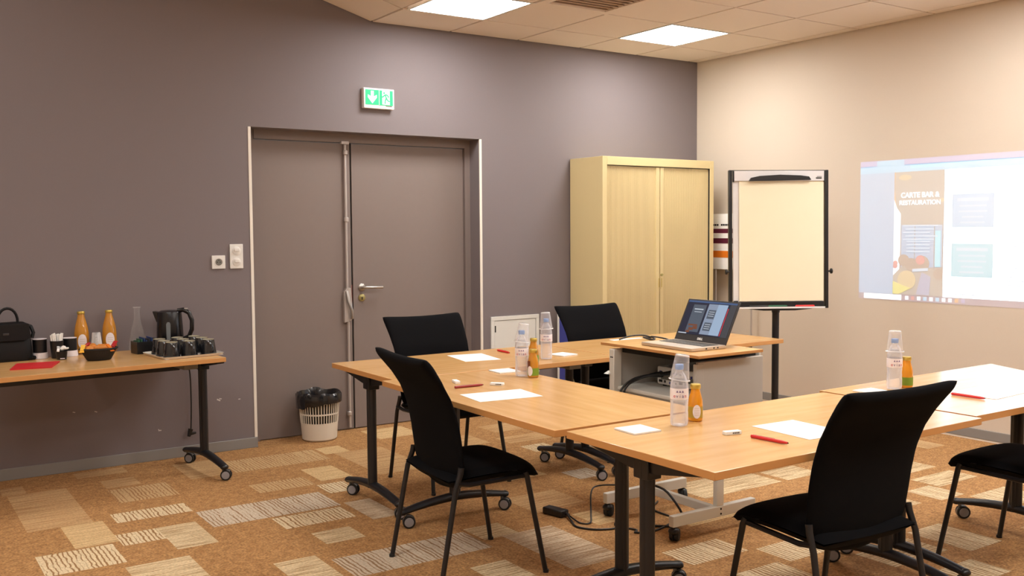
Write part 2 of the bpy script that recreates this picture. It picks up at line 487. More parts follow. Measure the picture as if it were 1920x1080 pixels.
# ------------------------------------------------------------------ carpet floor
b = B()
b.box(XL - .15, .15, YF - .15, TH, -.06, 0.0, mi=0)
keys = list(CARP)
patches = [
    # x0, x1, y0, y1, weave
    (-5.545, -5.25, -1.16, -.39, 'h_faint'), (-5.065, -4.88, -.537, -.345, 'h_faint'), (-5.07, -4.76, -.885, -.58, 'v_faint'),
    (-5.157, -4.79, -1.248, -1.073, 'v_light'), (-5.4, -5.21, -1.545, -1.16, 'h_cream'), (-5.21, -5.02, -1.63, -1.44, 'v_light'),
    (-5.02, -4.835, -1.822, -1.438, 'h_light'), (-5.567, -5.245, -1.862, -1.565, 'v_light'), (-5.27, -5.0, -2.3, -1.93, 'h_light'),
    (-4.79, -4.125, -1.588, -1.283, 'v_grey'), (-4.51, -4.145, -1.82, -1.615, 'v_light'), (-4.44, -4.245, -2.14, -1.95, 'h_light'),
    (-4.394, -4.075, -1.125, -.927, 'v_faint'), (-4.02, -3.825, -1.078, -.76, 'h_cream'), (-4.36, -3.76, -.603, -.293, 'v_faint'),
    (-4.735, -4.545, -2.56, -2.25, 'h_light'), (-4.62, -4.385, -.607, -.185, 'h_faint'), (-5.16, -4.88, -.212, -.066, 'h_faint'),
    (-5.565, -5.447, -.378, -.207, 'h_faint'), (-3.735, -3.567, -.476, -.284, 'h_cream'), (-4.084, -3.918, -1.351, -1.148, 'v_light'),
    (-3.821, -3.629, -2.505, -2.31, 'h_light'), (-4.508, -3.841, -2.607, -2.343, 'v_grey'), (-3.725, -3.44, -3.04, -2.50, 'h_grey'),
    (-4.07, -3.89, -3.02, -2.778, 'h_light'), (-3.25, -2.93, -.27, .05, 'h_cream'), (-3.68, -3.35, -1.14, -.478, 'h_faint'),
    (-3.38, -3.05, -2.294, -1.985, 'h_faint'), (-4.1, -3.95, -1.919, -1.56, 'h_grey'), (-2.49, -2.19, -.55, -.3, 'h_faint'),
    (-3.25, -3.12, -2.63, -2.41, 'h_cream'), (-3.28, -2.94, -3.297, -3.1, 'v_light'), (-2.9, -2.55, -3.5, -3.302, 'v_light'),
    (-3.21, -2.955, -3.75, -3.47, 'v_light'), (-2.5, -1.9, -2.6, -2.3, 'h_light'), (-1.85, -1.56, -2.6, -2.39, 'h_light'),
    (-1.285, -.906, -3.17, -2.99, 'h_light'), (-1.52, -1.31, -3.33, -3.12, 'v_light'), (-1.33, -1.0, -3.6, -3.37, 'v_light'),
    (-2.15, -1.9, -3.866, -3.55, 'v_light'), (-2.5, -2.25, -4.1, -3.92, 'v_light'), (-2.9, -2.5, -2.9, -2.72, 'h_cream'),
]
clear = []
def overlaps(r, lst, m=0.0):
    return any(r[0] < q[1] + m and r[1] > q[0] - m and r[2] < q[3] + m and r[3] > q[2] - m for q in lst)
rnd = random.Random(5)
visible = [(-5.7, -3.35, -3.1, 0.0), (-3.35, -2.6, -3.3, -2.2)]
filled = list(patches)
for k in range(900):
    gx, gy = -8.3 + .19 * rnd.randrange(0, 43), -7.8 + .1 * rnd.randrange(0, 76)
    w_, d_ = rnd.choice([(.19, .19), (.38, .2), (.57, .3), (.19, .38), (.29, .3), (.38, .19)])
    r = (gx, gx + w_, gy, gy + d_)
    if r[1] > -.02 or r[3] > -.03 or overlaps(r, visible) or overlaps(r, filled, .04): continue
    if len(filled) > 330: break
    filled.append(r + (rnd.choice(keys),))
for k, (x0, x1, y0, y1, kd) in enumerate(filled):
    z = .0006 + .00001 * (k % 40)
    b.quad([(x0, y0, z), (x1, y0, z), (x1, y1, z), (x0, y1, z)], mi=1 + keys.index(kd))
floor = b.make('floor', [M_CARPET] + [CARP[k] for k in keys], kind='structure', smooth=False)

# ------------------------------------------------------------------ trims, skirting, double door
def trim(name, x0, x1, y0, y1, z0, z1, m, bev=.002):
    b = B(); b.box(x0, x1, y0, y1, z0, z1, bev=bev); return b.make(name, m, kind='structure')
trim('trim_1', DX0 - .018, DX0 + .002, -.004, .006, .0, DZ, M_BEAD)
trim('trim_2', DX1 - .002, DX1 + .018, -.004, .006, .0, DZ, M_BEAD)
b = B()
b.box(XL, DX0, -.012, 0, 0, .068, bev=.003); b.box(DX0 - .002, DX0, -.012, .11, 0, .068)
b.box(DX1, -1.45, -.012, 0, 0, .068, bev=.003)
b.make('baseboard_back', M_SKIRT, kind='structure')
b = B(); b.box(-.012, 0, YF, -.012, .012, .075, bev=.003); b.box(-.009, 0, YF, -.012, 0, .012, mi=1)
b.make('baseboard_right', [M_SKIRT, M_BEAD], kind='structure')

door = structure('door_1')
LY = .16
b = B()
b.box(DX0, DX0 + .07, LY - .012, LY + .07, 0, DZ); b.box(DX1 - .046, DX1, LY - .02, LY + .07, 0, DZ)
b.box(DX0 + .07, DX1 - .046, LY - .02, LY + .07, 2.045, DZ)
b.make('door_frame', M_DOOR, door, smooth=False)
b = B(); b.box(DX0 + .065, -3.248, LY, LY + .05, .006, 2.04, bev=.002); leafa = b.make('door_leaf', M_DOOR, door, smooth=False)
b = B(); b.box(-3.236, DX1 - .05, LY, LY + .05, .006, 2.04, bev=.002); leafb = b.make('door_leaf', M_DOOR, door, smooth=False)
b = B(); b.box(-3.25, -3.234, LY + .012, LY + .05, .0, 2.045); b.make('meeting_gap', M_DARK, door, smooth=False)
# worn red edge on the meeting gap
b = B(); b.box(-3.249, -3.2425, LY + .004, LY + .013, .86, 1.04); b.make('worn_edge', M_WEAR, door, smooth=False)
# vertical bolt rod with its collars, guide and lever box on the left leaf
b = B()
b.lathe([(.0095, .02), (.0095, .78)], 12, (-3.287, LY - .022, 0)); b.lathe([(.0095, 1.0), (.0095, 2.03)], 12, (-3.293, LY - .022, 0))
b.make('bolt_rod', M_GREYM, leafa)
for z in (.12, 1.504, 1.975):
    b = B(); b.lathe([(.011, -.018), (.017, -.012), (.017, .012), (.011, .018)], 14, (-3.29, LY - .022, z)); b.box(-3.300, -3.280, LY - .02, LY, z - .01, z + .01)
    b.make('rod_guide', M_GREYM, leafa)
b = B(); b.box(-3.322, -3.262, LY - .03, LY, 2.033, 2.056, bev=.003); b.make('strike_plate', M_GREYM, leafa)
b = B(); b.prism([(-3.318, .775), (-3.262, .79), (-3.258, .9), (-3.268, 1.02), (-3.3, 1.02), (-3.318, .99)], LY - .03, LY, 'y')
b.make('lever_box', M_GREYM, leafa, smooth=False)
b = B(); b.tube([(-3.30, LY - .032, 1.0), (-3.292, LY - .045, .93), (-3.272, LY - .052, .86), (-3.268, LY - .045, .8)], .008, 8, sx=1.5)
b.make('bolt_lever', M_ALU, leafa)
# lever handle, key rose and hinges on the right leaf
b = B()
b.lathe([(.026, LY), (.026, LY - .008), (.022, LY - .011)], 20, (-3.171, 0, 1.02), axis='y')
b.tube([(-3.171, LY - .008, 1.02), (-3.171, LY - .05, 1.02), (-3.16, LY - .057, 1.02), (-3.03, LY - .057, 1.017)], .0095, 10)
b.make('door_handle', M_ALU, leafb)
b = B(); b.lathe([(.026, LY), (.026, LY - .006), (.022, LY - .009)], 20, (-3.171, 0, .945), axis='y')
b.make('key_rose', M_BRASS, leafb)
b = B(); b.box(-3.175, -3.167, LY - .0105, LY - .006, .93, .952, bev=.002); b.make('keyhole', M_DARK, leafb)
for z in (1.893, 1.573, 1.01, .25):
    b = B(); b.lathe([(.008, z - .055), (.008, z - .002), (.006, z), (.008, z + .002), (.008, z + .055)], 10, (-2.296, LY - .012, 0)); b.box(-2.305, -2.28, LY - .012, LY - .002, z - .05, z + .05)
    b.make('hinge', M_GREYM, leafb)

# exit sign
t = thing('exit_sign', 'green emergency exit sign with arrow and running figure above the double door', 'exit sign', (-3.108, 0, 2.344))
b = B(); b.box(-.117, .117, -.042, 0, -.07, .07, bev=.004); b.make('case', M_EXITW, t)
b = B(); b.box(-.105, -.003, -.0445, -.0415, -.045, .058); b.make('arrow_panel', M_GREEN, t, smooth=False)
b = B(); b.box(.002, .105, -.0445, -.0415, -.045, .058); b.make('figure_panel', M_GREEN, t, smooth=False)
b = B(); b.prism([(-.065, .05), (-.043, .05), (-.043, .012), (-.02, .024), (-.02, .004), (-.054, -.036), (-.088, .004), (-.088, .024), (-.065, .012)], -.0465, -.0445, 'y')
b.make('arrow', M_GLOW, t, smooth=False)
b = B(); b.box(.022, .08, -.0465, -.0445, -.04, .055); b.make('doorway', M_GLOW, t, smooth=False)
b = B()
b.lathe([(.0065, -.0485), (.0065, -.0465)], 12, (.036, 0, .04), axis='y')
for a, c in (((.042, .03), (.054, .004)), ((.042, .028), (.026, .012)), ((.026, .012), (.018, .014)), ((.046, .03), (.064, .024)), ((.064, .024), (.07, .01)), ((.053, .006), (.062, -.01)), ((.062, -.01), (.078, -.018)), ((.052, .006), (.044, -.014)), ((.044, -.014), (.043, -.034))):
    d = Vector((c[0] - a[0], 0, c[1] - a[1])); n = Vector((-d.z, 0, d.x)).normalized() * .004
    b.prism([(a[0] - n.x, a[1] - n.z), (c[0] - n.x, c[1] - n.z), (c[0] + n.x, c[1] + n.z), (a[0] + n.x, a[1] + n.z)], -.0485, -.0465, 'y')
b.make('running_figure', M_GREEN, t, smooth=False)
for k in range(5):
    b = B(); b.box(.05 + k * .01, .057 + k * .01, -.0466, -.044, -.052, -.048); b.make('print_mark', M_DARK, t, smooth=False)

# socket and switches
t = thing('wall_socket', 'single white wall socket left of the double switch plate', 'socket', (-4.247, 0, 1.23))
b = B(); b.box(-.043, .043, -.011, 0, -.043, .043, bev=.003); b.make('plate', M_WHITE, t)
b = B(); b.lathe([(.029, -.0105), (.029, -.0125), (.0255, -.0135), (.024, -.004)], 24, axis='y', cap=False); b.make('socket_ring', M_WHITE, t)
b = B(); b.lathe([(.022, -.0115), (.022, -.0112)], 20, axis='y'); b.make('socket_well', M_GREYB, t)
b = B()
for x in (-.009, .009): b.lathe([(.003, -.0125), (.003, -.0112)], 8, (x, 0, 0), axis='y')
b.lathe([(.0025, -.018), (.0025, -.0112)], 8, (0, 0, .012), axis='y'); b.make('contacts', M_DARK, t)
t = thing('light_switch', 'tall white double switch plate beside the door recess', 'switch', (-4.130, 0, 1.265))
b = B(); b.box(-.043, .043, -.011, 0, -.079, .079, bev=.003); b.make('plate', M_WHITE, t)
for z in (-.036, .036):
    b = B(); b.lathe([(.028, -.011), (.028, -.014), (.026, -.015)], 24, (0, 0, z), axis='y')
    b.box(-.016, .016, -.022, -.014, z - .004, z + .018, bev=.003); b.make('switch_button', M_WHITE, t)

# access hatch
t = thing('wall_hatch', 'white square access hatch low on the grey wall between door and cabinet', 'hatch', (-1.95, 0, .53))
b = B()
b.box(-.225, .225, -.012, 0, .2, .23, bev=.002); b.box(-.225, .225, -.012, 0, -.23, -.2, bev=.002)
b.box(-.225, -.195, -.012, 0, -.2, .2); b.box(.195, .225, -.012, 0, -.2, .2); b.make('frame', M_WHITEM, t)
b = B(); b.box(-.192, .192, -.008, 0, -.197, .197, bev=.002); b.make('hatch_door', M_WHITEM, t)
b = B(); b.box(-.191, -.182, -.0115, -.008, .11, .16); b.make('hinge', M_DARK, t, smooth=False)

# ------------------------------------------------------------------ projected picture on the right wall
PJ = {}
WALL_LIT = srgb(214, 196, 172)
def pj(name, col):
    """wall paint plus the projected light needed to reach the seen colour"""
    d = srgb(*col)
    e = [max(0.0, d[k] - WALL_LIT[k]) / 2 ** EV for k in range(3)]
    if name == 'text':
        e = [c + .12 for c in e]
    if name == 'page':                 # projector white is brighter than the picture can hold
        e = [c + q for c, q in zip(e, (.75, .9, 1.1))]
    mx = max(e + [1e-6])
    m = mat('projected_' + name, srgb(214, 201, 186), 0.75, spec=0.2, emit=tuple(c / mx for c in e) + (1,), estr=mx)
    PJ[name] = m; return m
for k_, c_ in dict(page=(252, 254, 255), grey=(216, 227, 238), bar=(208, 240, 252), tab=(222, 214, 232), teal=(214, 252, 255), photo=(222, 212, 196), brown=(218, 202, 184),
                   window=(214, 224, 234), box=(220, 236, 248), box2=(214, 242, 246), red=(246, 198, 186), yellow=(252, 244, 178), text=(255, 255, 255), soft=(238, 247, 252), task=(214, 200, 196),
                   orange=(250, 214, 172), lamp=(244, 226, 190), ink=(236, 242, 246), shade=(216, 214, 222)).items():
    pj(k_, c_)
t = thing('projected_screen', 'bright projected computer desktop showing a menu page on the cream wall', 'projection', (0, 0, 0))
def pq(name, y0, y1, z0, z1, m, lv=1, parent=None):
    b = B(); b.box(-.0006 * lv - .0006, -.0006 * lv, min(y0, y1), max(y0, y1), z0, z1)
    return b.make(name, PJ[m], parent or t, smooth=False)
YL, YR = -1.690, -3.36
pq('picture', YL, YR, .90, 1.905, 'grey')
pq('title_bar', YL, YR, 1.862, 1.905, 'tab', 2)
pq('browser_tab', -1.83, -2.05, 1.862, 1.902, 'bar', 3)
pq('tool_bar', YL, YR, 1.815, 1.865, 'bar', 2)
pq('address_field', -2.1, -2.95, 1.838, 1.86, 'teal', 3)
pq('page', -2.362, YR, .945, 1.815, 'page', 2)
pq('task_bar', YL, YR, .90, .945, 'task', 2)
pq('search_field', -1.735, -2.045, .905, .943, 'text', 3)
for k in range(10):
    y = -2.075 - k * .047
    pq('task_icon', y, y - .026, .911, .937, ('text', 'red', 'text', 'bar', 'text', 'bar', 'text', 'text', 'orange', 'tab')[k], 3)
ph = pq('menu_photo', -1.975, -2.362, .945, 1.815, 'photo', 2)
LVC = [0]
def pp(name, pts, m, lv):
    LVC[0] += 1; lv += LVC[0] * .011
    b = B(); b.prism(pts, -.0006 * lv - .0006, -.0006 * lv, 'x'); return b.make(name, PJ[m], ph, smooth=False)
pp('wall_edge', [(-1.976, 1.0), (-1.976, 1.62), (-2.0, 1.56), (-2.03, 1.52), (-2.03, 1.3), (-2.02, 1.0)], 'text', 3)
pp('wall_arc', [(-1.976, 1.62), (-1.976, 1.815), (-1.985, 1.815), (-1.978, 1.7), (-1.99, 1.6), (-2.01, 1.56)], 'orange', 3)
pp('window_wall', [(-2.03, 1.13), (-2.03, 1.44), (-2.362, 1.44), (-2.362, 1.15)], 'window', 3)
for y in (-2.03, -2.14, -2.29, -2.352):
    pp('mullion', [(y, 1.13), (y, 1.44), (y - .006, 1.44), (y - .006, 1.13)], 'brown', 4)
pp('curtain', [(-2.3, 1.15), (-2.3, 1.40), (-2.34, 1.40), (-2.34, 1.15)], 'teal', 5)
pp('floor_area', [(-1.976, .945), (-1.976, 1.08), (-2.06, 1.16), (-2.15, 1.14), (-2.362, 1.12), (-2.362, .945)], 'photo', 4)
for c, r_, m, lv in (((-2.06, 1.19), .045, 'brown', 6), ((-2.2, 1.17), .06, 'brown', 6), ((-2.12, 1.16), .05, 'brown', 6), ((-2.19, 1.195), .035, 'red', 7), ((-1.992, 1.15), .02, 'red', 7), ((-1.995, 1.17), .018, 'red', 7), ((-2.085, 1.05), .072, 'lamp', 7), ((-2.33, 1.1), .04, 'brown', 6)):
    pts = [(c[0] + r_ * cos(a * pi / 8), c[1] + r_ * .95 * sin(a * pi / 8)) for a in range(16)]
    pts = [(min(-1.976, max(-2.361, p[0])), p[1]) for p in pts]
    pp('chair_shape', pts, m, lv)
pp('table_shape', [(-1.976, .95), (-1.976, 1.04), (-2.06, 1.01), (-2.12, .995), (-2.05, .96), (-2.02, .948)], 'yellow', 8)
pp('table_shape', [(-2.16, .95), (-2.2, 1.11), (-2.27, 1.08), (-2.26, .95)], 'shade', 5)
pp('table_shape', [(-2.13, 1.11), (-2.13, 1.13), (-2.25, 1.14), (-2.25, 1.12)], 'soft', 8)
for c, rx, rz in (((-2.06, 1.775), .05, .02), ((-2.345, 1.61), .016, .013)):
    pp('ceiling_lamp', [(c[0] + rx * cos(a * pi / 8), c[1] + rz * sin(a * pi / 8)) for a in range(16)], 'lamp', 4)
RW = (rad(90), 0, rad(-90))
lettering('CARTE BAR &', .051, PJ['text'], ph, (-.0045, -2.177, 1.648), RW, bold=.0014, sx=.95)
lettering('RESTAURATION', .045, PJ['text'], ph, (-.0045, -2.177, 1.595), RW, bold=.0010, sx=.98)
for k in range(5):
    z = 1.43 - k * .024
    pp('text_line', [(-2.05 - .02 * (k % 2), z), (-2.05 - .02 * (k % 2), z + .009), (-2.32 + .03 * (k % 3), z + .009), (-2.32 + .03 * (k % 3), z)], 'soft', 6)
for k in range(4):
    z = 1.32 - k * .024
    pp('text_line', [(-2.08, z), (-2.08, z + .009), (-2.26, z + .009), (-2.26, z)], 'soft', 6)
for zz, kd in ((1.421, 'box'), (1.087, 'box2')):
    pq('menu_box', -2.42, -2.712, zz, zz + .225, kd, 3)
    for k, (wd, th) in enumerate(((.22, .022), (.19, .012), (.2, .012), (.15, .012), (.17, .012))):
        z = zz + .175 - k * .037
        pq('text_line', -2.566 + wd / 2, -2.566 - wd / 2, z, z + th, 'soft', 4)
for k in range(26):
    z = 1.74 - k * .028
    if k % 7 == 6: continue
    pq('text_line', -2.80 - .012 * (k % 3), -3.05 - .03 * ((k * 5) % 4), z, z + .006, 'ink', 3)
for zz in (.965, 1.765):
    pq('text_line', -2.45, -2.62, zz, zz + .007, 'ink', 3)

# ------------------------------------------------------------------ folding tables
TOP = .712
def make_table(name, label, L, D, loc, rz, group, inset=(.06, .06), yo=0.0, poly=None):
    t = thing(name, label, 'table', loc, rz, group)
    b = B()
    if poly: b.prism(poly, TOP - .026, TOP, 'z')
    else: b.box(-L / 2, L / 2, -D / 2, D / 2, TOP - .026, TOP, bev=.0025)
    for f in b.b.faces:
        c = f.calc_center_median()
        f.material_index = 0 if abs(c.z - TOP) < .001 or c.z < TOP - .025 else 1
    b.make('tabletop', [M_WOOD, M_EDGE], t, angle=30)
    b = B(); b.box(-L / 2 + inset[0] + .14, L / 2 - inset[1] - .14, yo - .02, yo + .02, TOP - .09, TOP - .03, bev=.004); b.make('beam', M_BLACK, t)
    for s in (-1, 1):
        x = s * (L / 2 - inset[0 if s < 0 else 1])
        b = B()
        for dx, dy, sx, sy in ((0, yo, .021, .03), (0, yo, .026, .017)):
            b.prism([(x + sx * cos(a * pi / 12), dy + sy * sin(a * pi / 12)) for a in range(24)], .10, TOP - .03, 'z')
        b.make('column', M_BLACK, t)
        b = B(); b.box(x - .03, x + .03, yo - .036, yo + .036, TOP - .10, TOP - .027, bev=.004); b.box(x - .0305, x - .027, yo - .004, yo + .004, TOP - .098, TOP - .045)
        b.make('bracket', M_BLACKP, t)
        b = B(); b.prism([(yo - .28, TOP - .030), (yo - .28, TOP - .038), (yo - .06, TOP - .075), (yo + .06, TOP - .075), (yo + .28, TOP - .038), (yo + .28, TOP - .030)], x - .02, x + .02, 'x')
        b.make('support_arm', M_BLACK, t, smooth=False)
        b = B(); b.box(x - s * .14 - .04, x - s * .14 + .04, -.24, .05, TOP - .068, TOP - .027, bev=.003)
        b.make('fold_catch', M_GREYB, t)
        # arched foot
        b = B()
        loops = []
        for k in range(13):
            y = -.30 + .6 * k / 12
            q = 1 - (abs(y) / .30) ** 1.7
            zc_, h_, w_ = .078 + .034 * q, .014 + .007 * q, .023 + .004 * q
            loops.append([(x + w_ * cos(a * pi / 6), y + yo, zc_ + h_ * sin(a * pi / 6)) for a in range(12)])
        b.ring(loops); b.make('foot', M_BLACK, t)
        for e in (-1, 1):
            b = B(); b.ball((x, yo + e * .292, .079), .022, 12, 8, 1.1, 1.0, .75); b.make('foot_cap', M_BLACKP, t)
            # caster: fork housing > wheel, hub
            a = rad(-34) + {(-1, -1): .2, (-1, 1): -.25, (1, -1): .1, (1, 1): -.15}[(s, e)] - rz
            c = Vector((x, yo + e * .275, 0)); dv = Vector((cos(a), sin(a), 0)); nv = Vector((-sin(a), cos(a), 0))
            wc = c + dv * .016
            Tm = Matrix.Translation(wc) @ Matrix.Rotation(a, 4, 'Z')
            b = B(); b.tube([c + Vector((0, 0, .075)), c + Vector((0, 0, .052))], .008, 8)
            tb_ = bmesh.new(); tmp = B(); tmp.b = tb_
            tmp.prism([(.031 * cos(k * pi / 12) - .000, .029 + .031 * sin(k * pi / 12)) for k in range(3, 16)] + [(-.02, .035), (.012, .035)], -.0065, .0065, 'y')
            b._merge(tb_, 0, Tm)
            cs = b.make('caster', M_FORK, t)
            for sd in (-1, 1):
                b = B(); tb_ = bmesh.new(); tmp = B(); tmp.b = tb_
                tmp.lathe([(.023, sd * .007), (.030, sd * .008), (.031, sd * .012), (.031, sd * .017), (.029, sd * .020), (.022, sd * .0205)], 22, (0, 0, .031), axis='y')
                b._merge(tb_, 0, Tm); b.make('wheel', M_TYRE, cs)
                b = B(); tb_ = bmesh.new(); tmp = B(); tmp.b = tb_
                tmp.lathe([(.0228, sd * .0195), (.0215, sd * .0228), (.006, sd * .0236)], 20, (0, 0, .031), axis='y')
                b._merge(tb_, 0, Tm); b.make('hub', M_HUB, cs)
    return t
DD = .718
GT = 'beech folding conference tables'
t0 = make_table('folding_table', 'beech folding table along the grey wall side, in front of the double door', 1.40, DD, (-3.359, -1.704, 0), rad(0.0), GT)
dup(t0, (-1.951, -1.69, 0), 0, 'beech folding table in front of the cream cabinet, behind the laptop trolley', GT)
make_table('folding_table', 'beech folding table with its long side toward the left-hand chair, between two other tables', 1.40, DD, (-3.765, -2.773, 0), rad(-90.6), GT)
dup(t0, (-3.405, -3.861, 0), rad(0), 'beech folding table nearest the camera, with the black chair back in front of it', GT)
make_table('folding_table', 'beech folding table at the right edge, with white glare from the projection', 1.40, DD, (-1.988, -3.828, 0), 0, GT, (.06, .44), 0.0, [(-.70, -.359), (.35, -.362), (.701, .384), (-.70, .359)])
make_table('folding_table', 'beech folding table against the grey wall, laid with coffee and juice', 1.40, DD, (-5.179, -.468, 0), rad(5.2), GT, (.018, .018), -.045)

# ------------------------------------------------------------------ chairs
def make_chair(label, loc, rz, group):
    t = thing('stacking_chair', label, 'chair', loc, rz, group)
    # seat pad: closed cushion
    b = B()
    nu, nv = 18, 18
    def seat(u, v, top):
        hw = .238 - .018 * (1 - v)
        k = 1 - .10 * max(0, v - .8) / .2 * u * u
        x = hw * u
        y = -.185 + .445 * v * k
        edge = max(0.0, 1 - (abs(u) ** 5)) ** .5 * max(0.0, 1 - abs(2 * v - 1) ** 9) ** .5
        z = .432 + .012 * sin(pi * v * .9) - .022 * max(0, (v - .72) / .28) ** 2 - .008 * (1 - v)
        return (x, y, z + (.027 if top else -.036) * edge + (.006 * u * u * (1 - v) if top else 0))
    for top in (True, False):
        g = [[b.b.verts.new(seat(-1 + 2 * i / nu, j / nv, top)) for i in range(nu + 1)] for j in range(nv + 1)]
        for j in range(nv):
            for i in range(nu):
                b.b.faces.new((g[j][i], g[j][i + 1], g[j + 1][i + 1], g[j + 1][i]))
    bmesh.ops.remove_doubles(b.b, verts=b.b.verts[:], dist=.0006)
    b.make('seat', M_FABRIC, t, angle=80)
    # curved back shell
    prof = [(.365, -.125), (.40, -.142), (.45, -.154), (.52, -.160), (.60, -.165), (.68, -.176), (.76, -.200), (.83, -.238), (.88, -.272), (.905, -.292), (.918, -.306)]
    hw = [(.365, .10), (.385, .165), (.42, .212), (.47, .236), (.56, .242), (.7, .245), (.80, .252), (.88, .258), (.908, .259), (.918, .256)]
    def lin(tab, z):
        for (a, p), (c, q) in zip(tab, tab[1:]):
            if z <= c: return p + (q - p) * (z - a) / (c - a)
        return tab[-1][1]
    b = B(); nu, nv = 20, 34
    def back(u, v, sd):
        z = .365 + (.918 - .365) * v
        x = lin(hw, z) * u
        y = lin(prof, z) + .030 * u * u * (1 - .9 * max(0, (z - .5) / .42)) 
        zz = z + .010 * (u * u - .3) * max(0, (z - .80) / .118)
        th = (.013 + .011 * max(0, (z - .80) / .118)) * max(0.0, 1 - abs(u) ** 14) ** .5 * max(0.0, 1 - abs(2 * v - 1) ** 22) ** .5
        tl = max(0, (z - .75) / .17)
        return (x, y + sd * th * (1 - .25 * tl), zz + sd * th * .75 * tl)
    for sd in (1, -1):
        g = [[b.b.verts.new(back(sin(pi / 2 * (-1 + 2 * i / nu)), .5 - .5 * cos(pi * j / nv), sd)) for i in range(nu + 1)] for j in range(nv + 1)]
        for j in range(nv):
            for i in range(nu):
                b.b.faces.new((g[j][i], g[j][i + 1], g[j + 1][i + 1], g[j + 1][i]))
    bmesh.ops.remove_doubles(b.b, verts=b.b.verts[:], dist=.0006)
    b.make('backrest', M_FABRIC, t, angle=80)
    for s in (-1, 1):
        b = B(); b.tube([(s * .216, .165, .425), (s * .222, .172, .405), (s * .247, .243, .004)], .0125, 12, r1=.0105); b.lathe([(.0125, 0), (.0125, .012)], 12, (s * .2475, .244, 0))
        b.make('leg', M_BLACK, t)
        b = B(); b.tube([(s * .237, -.138, .485), (s * .239, -.143, .46), (s * .243, -.165, .40), (s * .252, -.240, .004)], .0125, 12, r1=.0105); b.lathe([(.0125, 0), (.0125, .012)], 12, (s * .2525, -.241, 0))
        b.make('leg', M_BLACK, t)
        b = B(); b.tube([(s * .245, -.160, .425), (s * .236, -.1, .412), (s * .216, .165, .412)], .010, 8); b.make('side_rail', M_BLACK, t)
    b = B(); b.box(-.216, .216, .15, .175, .400, .414, bev=.003); b.make('front_rail', M_BLACK, t)
    return t
GC = 'black fabric conference chairs'
c0 = make_chair('black fabric chair at the left, seen from behind with back and seat in view', (-4.055, -2.732, 0), rad(-95), GC)
dup(c0, (-3.40, -1.462, 0), rad(181), 'black fabric chair facing us in front of the double door', GC)
dup(c0, (-2.16, -1.45, 0), rad(180), 'black fabric chair facing us in front of the cream cabinet', GC)
dup(c0, (-3.445, -4.105, 0), rad(-4), 'big nearest black fabric chair with its back to us, at the near table', GC)
dup(c0, (-2.113, -4.078, 0), rad(0.5), 'black fabric chair at the right edge, only its seat and legs showing', GC)

# ------------------------------------------------------------------ storage cabinet
t = thing('storage_cabinet', 'tall cream metal cabinet with two tambour doors in the corner', 'cabinet', (-.816, -.215, 0))
CW, CD, CH = .597, .205, 1.985
b = B()
b.box(-CW, -CW + .045, -CD, CD, .0, CH, bev=.002); b.box(CW - .045, CW, -CD, CD, .0, CH, bev=.002)
b.box(-CW + .045, CW - .045, -CD, CD, CH - .065, CH, bev=.002); b.box(-CW + .045, CW - .045, -CD, CD, .0, .06, bev=.002)
b.box(-CW + .045, CW - .045, CD - .01, CD, .06, CH - .065)
b.make('body', M_CAB, t)
for s in (-1, 1):
    xs = [s * .004, s * (CW - .047)]
    n = 46
    x0, x1 = min(xs), max(xs)
    b = B()
    b.box(x0, x1, -CD + .018, -CD + .026, .06, CH - .068)
    d_ = b.make('tambour_door', M_CABD, t, smooth=False)
    ww = (x1 - x0) / n
    b = B()
    b.box(-ww * .43, ww * .43, -.0035, 0, .062, CH - .07, bev=.0012, seg=1)
    pr_ = b.make('slat', M_CABD, d_, smooth=False)
    edge = s * .03
    for k in range(n):
        xc = x0 + (k + .5) * ww
        if abs(xc) < .045: continue
        if pr_.get('used') is None:
            pr_['used'] = 1; o = pr_
        else:
            o = bpy.data.objects.new('slat', pr_.data); COL.objects.link(o); o.parent = d_
        o.location = (xc, -CD + .018, 0)
    b = B(); b.box(s * .004 if s > 0 else -.042, .042 if s > 0 else -.004, -CD + .006, -CD + .018, .062, CH - .07, bev=.002)
    b.make('door_edge', M_CAB, d_)
    b = B(); b.box(s * .014 - .007, s * .014 + .007, -CD + .001, -CD + .007, .94, 1.03, bev=.003); b.box(s * .014 - .002, s * .014 + .003, -CD - .0005, -CD + .0012, .955, 1.028, mi=1)
    b.make('finger_pull', [M_CAB, M_OLIVE], d_)
b = B(); b.lathe([(.010, -CD - .006), (.010, -CD + .006)], 14, (.016, 0, 1.055), axis='y'); b.make('lock', M_BRASS, t)
b = B(); b.box(CW - .0485, CW - .0455, -CD + .002, -CD + .02, .062, CH - .066); b.make('side_gap', M_DARK, t, smooth=False)
b = B(); b.box(-CW + .046, CW - .046, -CD + .004, -CD + .018, CH - .0685, CH - .0655); b.make('top_gap', M_DARK, t, smooth=False)

# ------------------------------------------------------------------ flip chart
fa = math.atan2(1.912 - 1.605, -(.645 - 1.205) * 1.0)
t = thing('flip_chart', 'white flip chart easel with cream paper pad on a black stand', 'flip chart', (-.925, -1.725, 0), rad(-31.0))
FW, Z0, Z1 = .335, .872, 1.822
lean = Matrix.Translation((0, 0, Z0)) @ Matrix.Rotation(rad(-2.0), 4, 'X') @ Matrix.Translation((0, 0, -Z0))
def fbox(b, *a, **k): b.box(*a, T=lean, **k)
b = B(); fbox(b, -FW + .02, FW - .02, 0, .012, Z0 + .02, Z1 - .004); b.make('board', M_FLIPW, t, smooth=False)
for s in (-1, 1):
    b = B(); fbox(b, s * FW - .012, s * FW + .012, -.012, .02, Z0, Z1, bev=.004); b.make('side_rail', M_BLACKP, t)
b = B(); fbox(b, -FW + .012, FW - .012, -.006, .016, Z1 - .006, Z1, bev=.002); b.make('top_rail', M_BLACKP, t)
